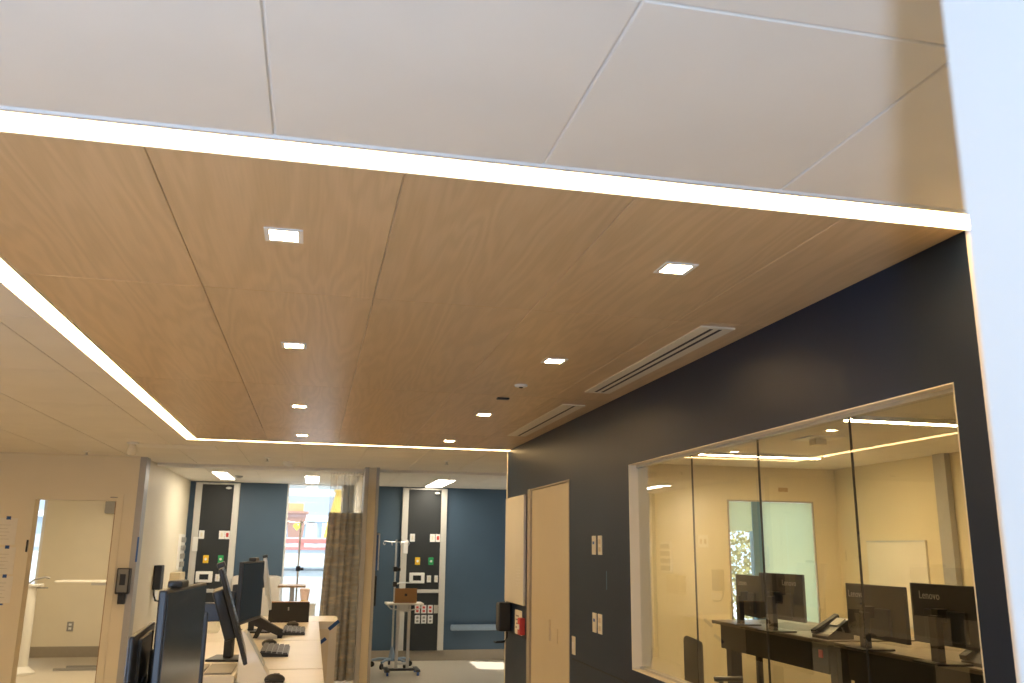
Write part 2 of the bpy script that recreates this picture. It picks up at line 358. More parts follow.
# door in the dark wall
dr = struct('door_1', MB().box(RX-0.004, RX+0.09, dy0-0.008, dy0+0.006, 0, dz1+0.008).box(RX-0.010, RX+0.09, dy1-0.075, dy1+0.01, 0, dz1+0.008)
    .box(RX-0.004, RX+0.09, dy0+0.006, dy1-0.075, dz1-0.004, dz1+0.008), 'doorframe', label='beige flush door in a taupe metal frame')
MB().box(RX+0.008, RX+0.052, dy0+0.009, dy1-0.078, 0.01, dz1-0.007, 0.002).build('door_leaf', 'door', dr)
MB().box(RX+0.002, RX+0.008, 6.40, 6.57, 0.98, 1.08, 0.002).build('push_plate', 'door', dr)
MB().box(RX-0.006, RX+0.008, 6.60, 6.612, 0.98, 1.13, 0.002).build('pull_handle', 'door', dr)
# ------------------------------------------------------------------ other walls
lw = MB(); lx0, lx1, lz1 = -2.837, -2.02, 2.10
lw.box(-6.2, lx0, 10.0, 10.14, 0, CZ+.006).box(lx1, -1.785, 10.0, 10.14, 0, CZ+.006).box(lx0, lx1, 10.0, 10.14, lz1, CZ+.006)
struct('wall_left', lw, 'paint', label='cream wall with the open doorway')
struct('wall_left_outer', MB().box(-6.2, -6.08, -4.0, 10.0, 0, CZ+.006), 'paint')
struct('wall_front', MB().box(-6.2, 6.0, -4.2, -4.0, 0, CZ+.006), 'paint')
struct('wall_left_bay', MB().box(-1.925, -1.80, 10.14, 13.68, 0, CZ+.006), 'paint', label='white side wall of the left bay')
struct('trim_5', MB().box(-1.845, -1.779, 9.992, 10.0, 0, CZ).box(-1.785, -1.779, 10.0, 10.20, 0, CZ), 'guard', label='grey corner guard at the end of the cream wall')
struct('trim_6', MB().box(-1.790, -1.772, 9.984, 9.992, 1.46, 1.715), 'blue', label='blue strip on the grey corner guard')
struct('wall_middle', MB().box(0.575, 0.705, 10.45, 13.68, 0, CZ+.006), 'paint', label='cream divider wall between the two bays')
struct('trim_7', MB().box(0.552, 0.600, 10.40, 10.75, 0, CZ).box(0.690, 0.722, 10.40, 10.75, 0, CZ), 'guard', label='grey corner guards on the divider wall end')
bk = MB(); bz0 = 0.45
bk.box(-1.925, -0.41, 13.68, 13.80, 0, CZ+.006).box(-0.41, 0.42, 13.68, 13.80, 0, bz0).box(0.42, 4.36, 13.68, 13.80, 0, CZ+.006)
struct('wall_back', bk, 'navy', label='navy back wall of the two patient bays')
struct('baseboard_back', MB().box(-1.80, 0.575, 13.665, 13.68, 0, 0.15).box(0.705, 4.30, 13.665, 13.68, 0, 0.15), 'base')
w2 = struct('window_2', MB().box(-0.41, -0.385, 13.69, 13.78, bz0, CZ).box(0.39, 0.42, 13.69, 13.78, bz0, CZ).box(-0.385, 0.39, 13.69, 13.78, bz0, bz0+0.04)
    .box(-0.385, 0.39, 13.69, 13.78, CZ-0.012, CZ+.006), 'white', label='tall bright window in the left bay')
MB().box(-0.385, 0.39, 13.73, 13.74, bz0+0.04, CZ-0.012).build('pane', 'extglass', w2)
# bay right wall with a window for the sun
rwy0, rwy1, rwz0, rwz1 = 12.05, 12.90, 0.9, 2.10
rb = MB().box(4.30, 4.36, 8.97, rwy0, 0, CZ+.006).box(4.30, 4.36, rwy1, 13.68, 0, CZ+.006).box(4.30, 4.36, rwy0, rwy1, 0, rwz0).box(4.30, 4.36, rwy0, rwy1, rwz1, CZ+.006)
struct('wall_bay_right', rb, 'paint')
# left room
struct('wall_patient_room_right', MB().box(-1.935, -1.925, 10.14, 14.7, 0, CZ+.006), 'paint')
struct('wall_patient_room_left', MB().box(-6.2, -6.08, 10.0, 14.9, 0, CZ+.006), 'paint')
pb = MB().box(-6.08, -4.75, 14.7, 14.82, 0, CZ+.006).box(-3.97, -1.925, 14.7, 14.82, 0, CZ+.006).box(-4.75, -3.97, 14.7, 14.82, 0, 0.4).box(-4.75, -3.97, 14.7, 14.82, 2.42, CZ+.006)
struct('wall_patient_room_back', pb, 'paint', label='cream far wall of the room beyond the doorway')
struct('baseboard_patient_room', MB().box(-3.97, -1.94, 14.685, 14.7, 0, 0.15), 'base')
w3 = struct('window_3', MB().box(-4.75, -4.71, 14.70, 14.78, 0.4, 2.42).box(-4.01, -3.97, 14.70, 14.78, 0.4, 2.42).box(-4.71, -4.01, 14.70, 14.78, 0.4, 0.44).box(-4.71, -4.01, 14.70, 14.78, 2.38, 2.42), 'white', label='window at the left of the room beyond the doorway')
MB().box(-4.71, -4.01, 14.735, 14.742, 0.44, 2.38).build('pane', 'extglass', w3)
d2 = struct('door_2', MB().box(lx0-0.05, lx0+0.018, 9.988, 10.15, 0, lz1+0.05).box(lx1-0.018, lx1+0.05, 9.988, 10.15, 0, lz1+0.05).box(lx0+0.018, lx1-0.018, 9.988, 10.15, lz1-0.018, lz1+0.05), 'paint', label='open doorway with a cream metal frame and oak door')
MB().box(lx1-0.058, lx1-0.020, 10.15, 10.96, 0.01, lz1-0.02).build('door_leaf', 'woodedge', d2)
MB().box(lx0-0.010, lx0+0.008, 9.980, 9.988, 1.55, 1.67).build('strike_plate', 'black', d2)
MB().box(-2.10, -2.03, 9.984, 9.990, 2.112, 2.122).build('frame_label', 'grey', d2)
# near wall end beside the camera
struct('wall_near_right', MB().box(0.396, 0.56, -0.6, 0.449, 0, CZ+.006), 'near_white', label='white wall end close beside the camera, out of focus')
# conference room shell
struct('wall_conference_far', MB().box(1.98, 4.36, 8.85, 8.97, 0, CZ+.006).box(5.39, 5.80, 8.85, 8.97, 0, CZ+.006).box(4.36, 5.39, 8.85, 8.97, 0, 0.85).box(4.36, 5.39, 8.85, 8.97, 2.19, CZ+.006), 'room_paint', label='cream far wall of the meeting room')
struct('wall_conference_side', MB().box(1.98, 2.10, 8.0, 8.85, 0, CZ+.006).box(RX+WT, 2.10, 7.9, 8.0, 0, CZ+.006), 'room_paint')
struct('wall_conference_right', MB().box(5.68, 5.80, 1.9, 8.85, 0, CZ+.006), 'room_paint', label='cream right wall of the meeting room')
struct('wall_conference_near', MB().box(RX+WT, 5.80, 1.88, 2.0, 0, CZ+.006), 'room_paint')
tile(1.892, 5.68, 2.0, 5.03); tile(1.892, 5.68, 5.03, 7.90); tile(2.10, 5.68, 7.9, 8.85)
w4 = struct('window_4', MB().box(4.36, 4.375, 8.84, 8.93, 0.85, 2.19).box(5.375, 5.39, 8.84, 8.93, 0.85, 2.19)
    .box(4.375, 5.375, 8.84, 8.93, 0.85, 0.865).box(4.375, 5.375, 8.84, 8.93, 2.175, 2.19), 'doorframe', label='meeting room window with blue grey mullion and pale shades')
MB().box(4.65, 4.77, 8.85, 8.93, 0.865, 2.175).build('mullion', 'blueframe', w4)
MB().box(4.375, 4.65, 8.875, 8.883, 0.865, 2.175).build('pane', 'extglass', w4)
MB().box(4.77, 5.375, 8.875, 8.883, 0.865, 2.175).build('pane', 'extglass', w4)
MB().box(4.38, 4.645, 8.856, 8.858, 1.86, 2.17).build('roller_shade', 'shade', w4)
MB().box(4.775, 5.37, 8.856, 8.858, 0.90, 2.17).build('roller_shade', 'shade', w4)
struct('trim_8', MB().box(5.62, 5.68, 6.98, 7.14, 0, CZ), 'guard', label='grey vertical post on the meeting room wall')

# ------------------------------------------------------------------ linear LED strips around the oak field
def strip(label, boxes, inner):
    x0, x1, y0, y1 = boxes
    t = thing('linear_ceiling_light', label, 'light', ((x0+x1)/2, (y0+y1)/2, CZ), 0, 'recessed light strips around the oak ceiling')
    MB().box(*inner, CZ-0.003, CZ+0.005).build('diffuser', 'led', t, world=True)
    fr = MB(); a, b, c, d = inner
    if x0 < a: fr.box(x0, a, y0, y1, CZ-0.005, CZ+0.005)
    if x1 > b: fr.box(b, x1, y0, y1, CZ-0.005, CZ+0.005)
    if y0 < c: fr.box(max(x0, a), min(x1, b), y0, c, CZ-0.005, CZ+0.005)
    if y1 > d: fr.box(max(x0, a), min(x1, b), d, y1, CZ-0.005, CZ+0.005)
    fr.build('trim_frame', 'white', t, world=True)
strip('broad white light strip along the near edge of the oak ceiling', (-1.145, RX, 1.885, 2.005), (-1.145, RX, 1.898, 2.000))
strip('white light strip running back along the left edge of the oak ceiling', (-1.145, -1.042, 2.005, 8.125), (-1.135, -1.046, 2.005, 8.115))
strip('thin white light strip along the far edge of the oak ceiling', (-1.042, RX, 8.022, 8.125), (-1.042, RX, 8.028, 8.115))
# ------------------------------------------------------------------ downlights
rows = ['nearest', 'second nearest', 'third nearest', 'farthest']
for x, side in ((-0.139, 'left'), (1.108, 'right')):
    for i, y in enumerate((2.545, 4.05, 5.90, 7.50)):
        t = thing('downlight', f'small square downlight, {rows[i]} in the {side} row of the oak ceiling', 'light', (x, y, CZ), 0, 'square downlights in the oak ceiling')
        f = MB(); a, b = 0.056, 0.041
        f.box(-a, a, -a, -b, -0.004, 0.004).box(-a, a, b, a, -0.004, 0.004).box(-a, -b, -b, b, -0.004, 0.004).box(b, a, -b, b, -0.004, 0.004)
        f.build('bezel', 'white', t)
        MB().box(-b, b, -b, b, -0.001, 0.004).build('lens', 'down', t)
# ------------------------------------------------------------------ slot air diffusers in the oak ceiling
def diffuser(label, y0, y1, slots):
    t = thing('air_diffuser', label, 'vent', (1.582, (y0+y1)/2, CZ), 0, 'linear air vents in the oak ceiling')
    h = (y1-y0)/2; w = 0.076
    f = MB().box(-w, w, -h, -h+0.02, -0.007, 0.004, 0.001).box(-w, w, h-0.02, h, -0.007, 0.004, 0.001)
    e = [-w]+[v for s in slots for v in (s-0.0095, s+0.0095)]+[w]
    for k in range(0, len(e), 2): f.box(e[k], e[k+1], -h+0.02, h-0.02, -0.006, 0.004)
    f.build('frame', 'cream', t)
    for s in slots: MB().box(s-0.0095, s+0.0095, -h+0.02, h-0.02, -0.0045, 0.004).build('slot', 'black_matt', t)
diffuser('longer cream ceiling vent with two dark slots near the window', 3.22, 4.83, (-0.018, 0.022))
diffuser('shorter cream ceiling vent with one dark slot near the far corner', 5.31, 6.96, (0.012,))
t = thing('occupancy_sensor', 'small round white sensor in the oak ceiling', 'sensor', (1.10, 4.737, CZ))
MB().lathe([(0.038, 0.0), (0.036, -0.008), (0.026, -0.013)]).build('housing', 'white', t); MB().lathe([(0.012, -0.013), (0.010, -0.018)]).build('eye', 'black', t)
tag(MB().box(1.055, 1.130, 5.175, 5.215, CZ-0.010, CZ, 0.003).build('ceiling_speaker', 'darkgrey'), 'small dark slot fitting in the oak ceiling behind the round sensor', 'speaker')

# ------------------------------------------------------------------ panel lights in the bays
def troffer(label, x0, x1, y0, y1):
    t = thing('panel_light', label, 'light', ((x0+x1)/2, (y0+y1)/2, CZ), 0, 'ceiling panel lights in the bays')
    f = MB(); a, b, e = (x1-x0)/2, (y1-y0)/2, 0.015
    f.box(-a, a, -b, -b+e, -0.005, 0).box(-a, a, b-e, b, -0.005, 0).box(-a, -a+e, -b+e, b-e, -0.005, 0).box(a-e, a, -b+e, b-e, -0.005, 0)
    f.build('frame', 'white', t); MB().box(-a+e, a-e, -b+e, b-e, -0.004, 0).build('lens', 'troffer', t)
troffer('long ceiling panel light at the left of the left bay', -1.32, -1.11, 11.75, 13.05)
troffer('long ceiling panel light before the bright window', -0.16, 0.05, 11.98, 13.30)
troffer('long ceiling panel light in the right bay', 1.62, 1.89, 12.0, 13.48)
# meeting room linear lights
def conf_light(label, x0, x1, y0, y1):
    t = thing('linear_pendant_light', label, 'light', ((x0+x1)/2, (y0+y1)/2, CZ), 0, 'linear lights in the meeting room')
    w, d = (x1-x0)/2, (y1-y0)/2
    MB().box(-w, w, -d-0.012, -d, -0.03, 0).box(-w, w, d, d+0.012, -0.03, 0).build('housing', 'white', t)
    MB().box(-w, w, -d, d, -0.026, 0).build('lens', 'conf_led', t)
conf_light('far linear light on the meeting room ceiling', 3.50, 4.74, 7.55, 7.64)
conf_light('near linear light on the meeting room ceiling', 3.50, 4.90, 5.20, 5.29)
t = thing('ceiling_projector_mount', 'square white fitting on the meeting room ceiling', 'ceiling fitting', (3.95, 6.35, CZ))
MB().box(-0.15, 0.15, -0.15, 0.15, -0.012, 0, 0.002).build('plate', 'white', t); MB().box(-0.05, 0.05, -0.05, 0.05, -0.06, -0.012, 0.006).build('sensor_body', 'cream', t)

# ------------------------------------------------------------------ small ceiling fittings at the left
def sprinkler(x, y, label, mt='white'):
    t = thing('sprinkler_head', label, 'sprinkler', (x, y, CZ))
    MB().lathe([(0.035, 0.0), (0.032, -0.006), (0.012, -0.012)]).build('escutcheon', mt, t)
    MB().lathe([(0.010, -0.010), (0.010, -0.035), (0.022, -0.038), (0.022, -0.042)]).build('deflector', 'alu', t)
sprinkler(-2.28, 9.55, 'small sprinkler above the cream wall near the open doorway')
sprinkler(-3.1, 9.3, 'dark sprinkler above the papers on the cream wall', 'darkgrey')
sprinkler(-0.52, 9.6, 'small sprinkler between the tiles in front of the left bay')
sprinkler(1.35, 9.3, 'small sprinkler in front of the right bay')
t = thing('ceiling_camera', 'white conical fitting hanging from the tiles beside the left light strip', 'camera', (-1.66, 8.55, CZ))
MB().lathe([(0.055, 0), (0.055, -0.012), (0.03, -0.02)]).build('mount', 'white', t); MB().lathe([(0.03, -0.02), (0.048, -0.085), (0.036, -0.115), (0.012, -0.125)]).build('dome', 'cream', t, smooth=True)
t = thing('smoke_detector', 'white smoke detector on the tiles in front of the left bay', 'smoke detector', (-0.31, 10.0, CZ))
MB().lathe([(0.06, 0), (0.06, -0.02), (0.045, -0.045), (0.02, -0.05)]).build('housing', 'white', t, smooth=True)
tag(MB().lathe([(0.055, 0), (0.05, -0.02), (0.03, -0.03)], (-1.02, 12.35, CZ)).build('bay_detector', 'grey'), 'small grey detector on the left bay ceiling', 'detector')

# ------------------------------------------------------------------ items on the dark wall
t = thing('whiteboard', 'narrow cream marker board between dark wall end and the door', 'whiteboard', (RX-0.003, 7.75, 1.18))
MB().box(-0.016, 0, -0.375, 0.375, 0, 0.92, 0.003).build('panel', 'board', t)
for y in (-0.375, 0.365): MB().box(-0.019, -0.016, y, y+0.01, 0, 0.92).build('edge_trim', 'alu', t)
for k in range(7):
    MB().box(-0.0170, -0.016, -0.26, -0.10+0.02*(k % 3), 0.15+0.026*k, 0.158+0.026*k).build('faint_writing', 'faint', t)
t = thing('sanitizer_dispenser', 'black sanitizer dispenser with drip tray at the end of the dark wall', 'dispenser', (RX, 7.97, 0.93))
MB().box(-0.115, -0.004, -0.065, 0.065, 0.0, 0.245, 0.012).build('body', 'black', t)
MB().box(-0.119, -0.115, -0.050, 0.050, 0.02, 0.225, 0.002).build('front_cover', 'darkgrey', t)
MB().tube([(-0.03, 0, 0.0), (-0.03, 0, -0.06), (-0.05, 0, -0.09), (-0.12, 0, -0.095)], 0.010).box(-0.14, -0.07, -0.045, 0.045, -0.100, -0.090, 0.003).build('drip_tray', 'black', t)
t = thing('notice_card', 'cream notice card behind the red alarm on the dark wall', 'sign', (RX, 7.63, 0.93))
MB().box(-0.004, 0, -0.13, 0.13, 0, 0.20).build('card', 'paper', t)
for k in range(4): MB().box(-0.0046, -0.004, -0.02, 0.10-0.02*(k % 2), 0.05+0.032*k, 0.060+0.032*k).build('print_line', 'papermark', t)
t = thing('fire_alarm_pull', 'red fire alarm pull station beside the beige door', 'fire alarm', (RX, 7.44, 0.945))
MB().box(-0.045, 0, -0.045, 0.045, 0, 0.135, 0.006).build('body', 'red', t); MB().box(-0.052, -0.045, -0.032, 0.032, 0.045, 0.085, 0.002).build('pull_bar', 'white', t)
def plate(name, label, y, z, w, h, kind):
    t = thing(name, label, 'wall plate', (RX, y, z), 0, 'cream wall plates on the dark wall')
    MB().box(-0.006, 0, -w/2, w/2, 0, h, 0.002).build('cover', 'cream', t)
    if kind == 'outlet':
        for zz in (0.28, 0.68): MB().box(-0.008, -0.006, -w*0.24, w*0.24, h*zz-0.014, h*zz+0.014, 0.002).build('socket', 'beige', t)
    elif kind == 'data':
        MB().box(-0.008, -0.006, -w*0.2, w*0.2, h*0.55, h*0.70).build('jack', 'blue', t)
    else: MB().box(-0.010, -0.006, -0.012, 0.012, h*0.3, h*0.7, 0.002).build('rocker', 'white', t)
plate('data_plate', 'upper cream data plate with blue jack left of the window', 5.50, 1.615, 0.075, 0.118, 'data')
plate('outlet_plate', 'upper cream power outlet left of the window', 5.375, 1.615, 0.075, 0.118, 'outlet')
plate('data_plate', 'lower cream data plate with blue jack left of the window', 5.50, 1.14, 0.075, 0.118, 'data')
plate('outlet_plate', 'lower cream power outlet left of the window', 5.39, 1.14, 0.075, 0.118, 'outlet')
plate('switch_plate', 'cream light switch just right of the beige door', 5.965, 0.955, 0.075, 0.118, 'switch')
tag(MB().box(RX-0.001, RX, 5.255, 5.27, 1.41, 1.52).build('sticker', 'clear_tape'), 'thin pale blue sticker between the wall plates and window', 'sticker')

# ------------------------------------------------------------------ headwalls in the bays
def headwall(x0, x1, side):
    cx_ = (x0+x1)/2
    t = thing('headwall_panel', f'charcoal medical wall panel between pale rails in the {side} bay', 'wall panel', (cx_, 13.68, 0.15), 0, 'medical wall panels')
    a = (x1-x0)/2; r = 0.09
    MB().box(-a, -a+r, -0.075, 0, 0, 2.385, 0.004).build('side_rail', 'rail', t)
    MB().box(a-r, a, -0.075, 0, 0, 2.385, 0.004).build('side_rail', 'rail', t)
    MB().box(-a+r, a-r, -0.07, 0, 2.36, 2.385, 0.002).build('top_rail', 'rail', t)
    MB().box(-a+r, a-r, -0.072, 0, 0.825, 0.875, 0.003).build('cross_rail', 'rail', t)
    MB().box(-a+r, a-r, -0.05, 0, 0.875, 2.36).build('upper_panel', 'charcoal', t)
    MB().box(-a+r, a-r, -0.05, 0, 0.0, 0.825).build('lower_panel', 'charcoal', t)
    MB().box(-a+0.03, -a+0.10, -0.115, -0.075, 1.40, 1.60, 0.006).build('rail_bracket', 'white', t)
    lt = MB().sphere((a-r-0.07, -0.085, 2.31), 0.028, (1.5, 1.0, 0.7)).cyl((a-r-0.07, -0.05, 2.31), (a-r-0.07, -0.085, 2.31), 0.012).build('exam_light', 'white', t, smooth=True)
    fy = 13.628
    def wp(name, label, cat, x, z, w, h, cov, kind):
        q = thing(name, label, cat, (x, fy-0.001, z), 0, f'fittings on the {side} medical wall panel')
        MB().box(-w/2, w/2, -0.012, 0, 0, h, 0.003).build('cover', cov, q)
        if kind == 'red': MB().box(-w*0.25, w*0.25, -0.015, -0.012, h*0.25, h*0.75, 0.002).build('red_insert', 'red', q)
        elif kind == 'gas':
            MB().cyl((0, -0.012, h*0.5), (0, -0.03, h*0.5), w*0.24, n=14).build('gas_socket', 'white', q)
        elif kind == 'redout':
            for zz in (0.28, 0.72): MB().box(-w*0.25, w*0.25, -0.016, -0.012, h*zz-0.016, h*zz+0.016, 0.002).build('socket', 'red', q)
        elif kind == 'out':
            for zz in (0.28, 0.72): MB().box(-w*0.25, w*0.25, -0.016, -0.012, h*zz-0.016, h*zz+0.016, 0.002).build('socket', 'grey', q)
        elif kind == 'sw': MB().box(-w*0.16, w*0.16, -0.017, -0.012, h*0.25, h*0.75, 0.002).build('rocker', 'cream', q)
        return q
    s = f'on the {side} medical wall panel'
    dx = cx_-1.662
    wp('wall_plate', f'single white plate high at the left {s}', 'wall plate', 1.487+dx, 1.725, 0.075, 0.118, 'white', 'sw')
    wp('wall_plate', f'white plate beside the red alarm plate {s}', 'wall plate', min(1.795+dx, x1-0.205), 1.725, 0.078, 0.118, 'white', 'sw')
    wp('code_button', f'white plate with a red button {s}', 'alarm button', min(1.878+dx, x1-0.128), 1.725, 0.07, 0.118, 'white', 'red')
    wp('gas_outlet', f'yellow gas outlet {s}', 'gas outlet', 1.577+dx, 1.385, 0.075, 0.11, 'yellow', 'gas')
    wp('gas_outlet', f'green oxygen outlet {s}', 'gas outlet', 1.782+dx, 1.385, 0.075, 0.11, 'green', 'gas')
    q = thing('nurse_call_station', f'white nurse call unit with dark screen {s}', 'intercom', (1.575+dx, fy, 1.115), 0, f'fittings on the {side} medical wall panel')
    MB().box(-0.115, 0.115, -0.04, 0, 0, 0.155, 0.012).build('housing', 'white', q)
    MB().box(-0.062, 0.062, -0.043, -0.040, 0.04, 0.115, 0.002).build('screen', 'screen', q)
    wp('switch_plate', f'white switch plate next to the nurse call unit {s}', 'wall plate', 1.760+dx, 1.13, 0.062, 0.10, 'white', 'sw')
    if side == 'right':
        wp('switch_plate', 'white switch plate at the right edge of the right medical wall panel', 'wall plate', 1.868, 1.13, 0.052, 0.10, 'white', 'sw')
        for k, nm in enumerate(('first', 'second', 'third')):
            wp('emergency_outlet', f'{nm} red power outlet from the left on the right medical wall panel', 'outlet', 1.600+0.097*k, 0.68, 0.075, 0.118, 'white', 'redout')
            wp('power_outlet', f'{nm} white power outlet from the left below the red ones', 'outlet', 1.605+0.097*k, 0.535, 0.075, 0.118, 'white', 'out')
        wp('blank_plate', 'grey blank plate right of the red outlets on the medical wall panel', 'wall plate', 1.880, 0.68, 0.062, 0.118, 'alu', 'none')
headwall(-1.713, -1.090, 'left'); headwall(1.318, 2.005, 'right')
t = thing('bed_bumper', 'grey blue horizontal wall bumper low on the navy wall of the right bay', 'bumper', (2.475, 13.68, 0.43))
MB().box(-0.365, 0.365, -0.09, -0.02, 0, 0.085, 0.025).build('bumper_rail', 'bluegrey', t, smooth=True)
for x in (-0.25, 0.25): MB().box(x-0.03, x+0.03, -0.02, 0, 0.02, 0.07).build('bracket', 'bluegrey', t)

# ------------------------------------------------------------------ right bay: IV pole, table with laptop
def iv_pole(label, x, y, top, with_base=True):
    t = thing('iv_pole', label, 'IV pole', (x, y, 0))
    MB().cyl((0, 0, 0.10), (0, 0, top), 0.013).build('pole', 'steel', t, smooth=True)
    hk = MB()
    for a in (0, 1, 2, 3):
        d = Vector((math.cos(R(15+90*a)), math.sin(R(15+90*a)), 0))
        hk.tube([Vector((0, 0, top-0.03)), d*0.10+Vector((0, 0, top-0.03)), d*0.185+Vector((0, 0, top-0.02)), d*0.20+Vector((0, 0, top-0.05)), d*0.185+Vector((0, 0, top-0.075)), d*0.165+Vector((0, 0, top-0.055))], 0.006, 6)
    hk.build('hooks', 'steel', t, smooth=True)
    MB().box(-0.03, 0.03, -0.035, 0.035, 1.30, 1.37, 0.008).box(0.03, 0.075, -0.02, 0.02, 1.31, 1.35, 0.006).build('clamp', 'black', t)
    hub = MB().lathe([(0.05, 0.09), (0.05, 0.12), (0.02, 0.26), (0.016, 0.28)]).build('hub', 'bluegrey', t)
    for a in range(5):
        d = Vector((math.cos(R(20+72*a)), math.sin(R(20+72*a)), 0))
        l = MB().tube([d*0.03+Vector((0, 0, 0.11)), d*0.18+Vector((0, 0, 0.115)), d*0.28+Vector((0, 0, 0.09))], 0.018).build('leg', 'bluegrey', t, smooth=True)
        c = d*0.28
        MB().cyl((c.x-0.012*d.y, c.y+0.012*d.x, 0.038), (c.x+0.012*d.y, c.y-0.012*d.x, 0.038), 0.038).build('caster', 'black', l)
    return t
t = iv_pole('steel IV pole with four hooks in the right bay', 1.19, 13.0, 1.745)
MB().box(-0.03, 0.03, -0.03, 0.03, 1.09, 1.16, 0.006).build('lower_clamp', 'black', t)
MB().tube([(0.03, 0, 1.13), (0.10, 0.05, 1.15), (0.24, 0.10, 1.14)], 0.010).build('side_bar', 'steel', t, smooth=True)
iv_pole('steel IV pole in front of the bright window', -0.17, 12.85, 1.99)
def overbed(label, x, y, h, w, d):
    t = thing('overbed_table', label, 'table', (x, y, 0))
    MB().box(-w/2, w/2, -d/2, d/2, h-0.025, h, 0.008).build('tabletop', 'laminate', t)
    MB().tube([(-w/2+0.02, -d/2+0.03, h-0.03), (-w/2+0.06, -d/2+0.03, h-0.07), (0, -d/2+0.03, h-0.10), (w/2-0.06, -d/2+0.03, h-0.07), (w/2-0.02, -d/2+0.03, h-0.03)], 0.008).build('wire_rail', 'steel', t, smooth=True)
    for sx in (-0.075, 0.075):
        MB().box(sx-0.02, sx+0.02, -0.02, 0.02, 0.07, h-0.025, 0.004).build('column', 'steel', t)
    MB().box(-0.06, 0.06, -0.012, 0.012, 0.12, 0.15).box(-0.055, 0.055, -0.012, 0.012, h-0.12, h-0.025).build('bridge', 'alu', t)
    MB().box(-w/2+0.02, w/2-0.02, -0.035, 0.035, 0.045, 0.075, 0.01).box(-w/2+0.02, -w/2+0.08, -0.19, 0.19, 0.045, 0.075, 0.01).box(w/2-0.08, w/2-0.02, -0.19, 0.19, 0.045, 0.075, 0.01).build('base', 'darkgrey', t)
    for sx in (-w/2+0.05, w/2-0.05):
        for sy in (-0.17, 0.17): MB().cyl((sx-0.014, sy, 0.026), (sx+0.014, sy, 0.026), 0.026).build('caster', 'blue', t)
    return t
overbed('small white topped rolling table with blue casters in the right bay', 1.262, 12.3, 0.915, 0.50, 0.36)
t = thing('laptop', 'copper backed laptop open on the small rolling table', 'laptop', (1.27, 12.28, 0.915))
MB().box(-0.148, 0.148, -0.10, 0.10, 0, 0.016, 0.004).build('keyboard_base', 'copper', t)
ld = MB().box(-0.148, 0.148, -0.115, -0.107, 0.014, 0.190, 0.003).build('lid', 'copper', t)
MB().box(-0.016, 0.016, -0.1165, -0.115, 0.09, 0.122, 0.0).build('emblem', 'black', ld)
# items on the post side wall of the right bay
t = thing('chart_board', 'blue edged board hung on the divider wall end', 'board', (0.722, 10.58, 1.38))
MB().box(0, 0.03, -0.09, 0.09, 0, 0.40, 0.004).build('board', 'blue', t); MB().box(0.03, 0.045, -0.09, 0.09, 0.0, 0.42, 0.003).build('edge_strip', 'steel', t)
tag(MB().box(0.722, 0.757, 10.54, 10.62, 0.98, 1.32, 0.006).build('wall_handset', 'black'), 'black handset hung below the blue board on the divider wall', 'handset')

# ------------------------------------------------------------------ left bay: curtain, chair, table
t = thing('privacy_curtain', 'gathered taupe patterned curtain with net top beside the divider post', 'curtain', (0.36, 10.9, 0))
def wavy(z0, z1, xs, nz, amp, thick=0.004, top_w=1.0, bot_w=1.0):
    mb = MB(); n = 90; rings = []
    for j in range(nz+1):
        k = j/nz; z = z0+(z1-z0)*k; row = []
        sx = bot_w+(top_w-bot_w)*k
        for i in range(n+1):
            u = i/n; x = xs[0]+(xs[1]-xs[0])*u
            ph = u*5.0+0.06*math.sin(3*k+9*u); y = -amp*(1.6*abs(math.sin(math.pi*ph))**0.6-0.6)*(0.9+0.25*math.sin(11*u+k))
            row.append(((x-0.0)*sx + (1-sx)*xs[1], y))
        rings.append((z, row))
    vs = [[mb.bm.verts.new((p[0], p[1], z)) for p in row] for z, row in rings]
    for a, b in zip(vs, vs[1:]):
        for i in range(n): mb.bm.faces.new((a[i], a[i+1], b[i+1], b[i]))
    r = bmesh.ops.solidify(mb.bm, geom=list(mb.bm.faces), thickness=thick)
    return mb
wavy(0.13, 2.04, (-0.190, 0.203), 10, 0.055, bot_w=1.16).build('fabric', 'curtain', t, smooth=True)
wavy(2.04, 2.49, (-0.190, 0.203), 3, 0.030, 0.002).build('net_top', 'net', t, smooth=True)
hk = MB()
for k in range(12): hk.tube([(-0.18+0.034*k, 0, 2.485), (-0.18+0.034*k, 0, 2.525)], 0.003, 6)
hk.build('hooks', 'steel', t)
tag(MB().box(-1.70, 0.56, 10.888, 10.912, CZ-0.028, CZ, 0.003).build('curtain_track', 'white'), 'slim white curtain track along the left bay ceiling', 'curtain track')
t = thing('recliner_chair', 'pale grey recliner chair under the bright window', 'chair', (-0.80, 13.25, 0), 0)
MB().box(-0.33, 0.33, -0.30, 0.32, 0.28, 0.47, 0.05).build('seat', 'fabric', t, smooth=True)
MB().box(-0.30, 0.40, 0.22, 0.38, 0.45, 1.22, 0.075).build('backrest', 'fabric', t, smooth=True)
for s in (-1, 1):
    MB().box(s*0.36-0.05, s*0.36+0.05, -0.30, 0.30, 0.28, 0.66, 0.03).build('armrest', 'fabric', t, smooth=True)
    for y in (-0.25, 0.25): MB().box(s*0.32-0.025, s*0.32+0.025, y-0.025, y+0.025, 0, 0.30).build('leg', 'darkgrey', t)
t = thing('bedside_cabinet', 'low white bedside cabinet under the bright window', 'cabinet', (-0.05, 13.42, 0))
MB().box(-0.15, 0.15, -0.17, 0.17, 0.03, 0.82, 0.004).build('body', 'white', t); MB().box(-0.16, 0.16, -0.18, 0.17, 0.82, 0.845, 0.003).build('top', 'white', t)
for z in (0.08, 0.44): MB().box(-0.14, 0.14, -0.182, -0.17, z, z+0.34, 0.003).build('drawer', 'white', t)
t = thing('tissue_tub', 'pale pink tub with a yellow base on the white bedside cabinet', 'tub', (-0.06, 13.40, 0.845))
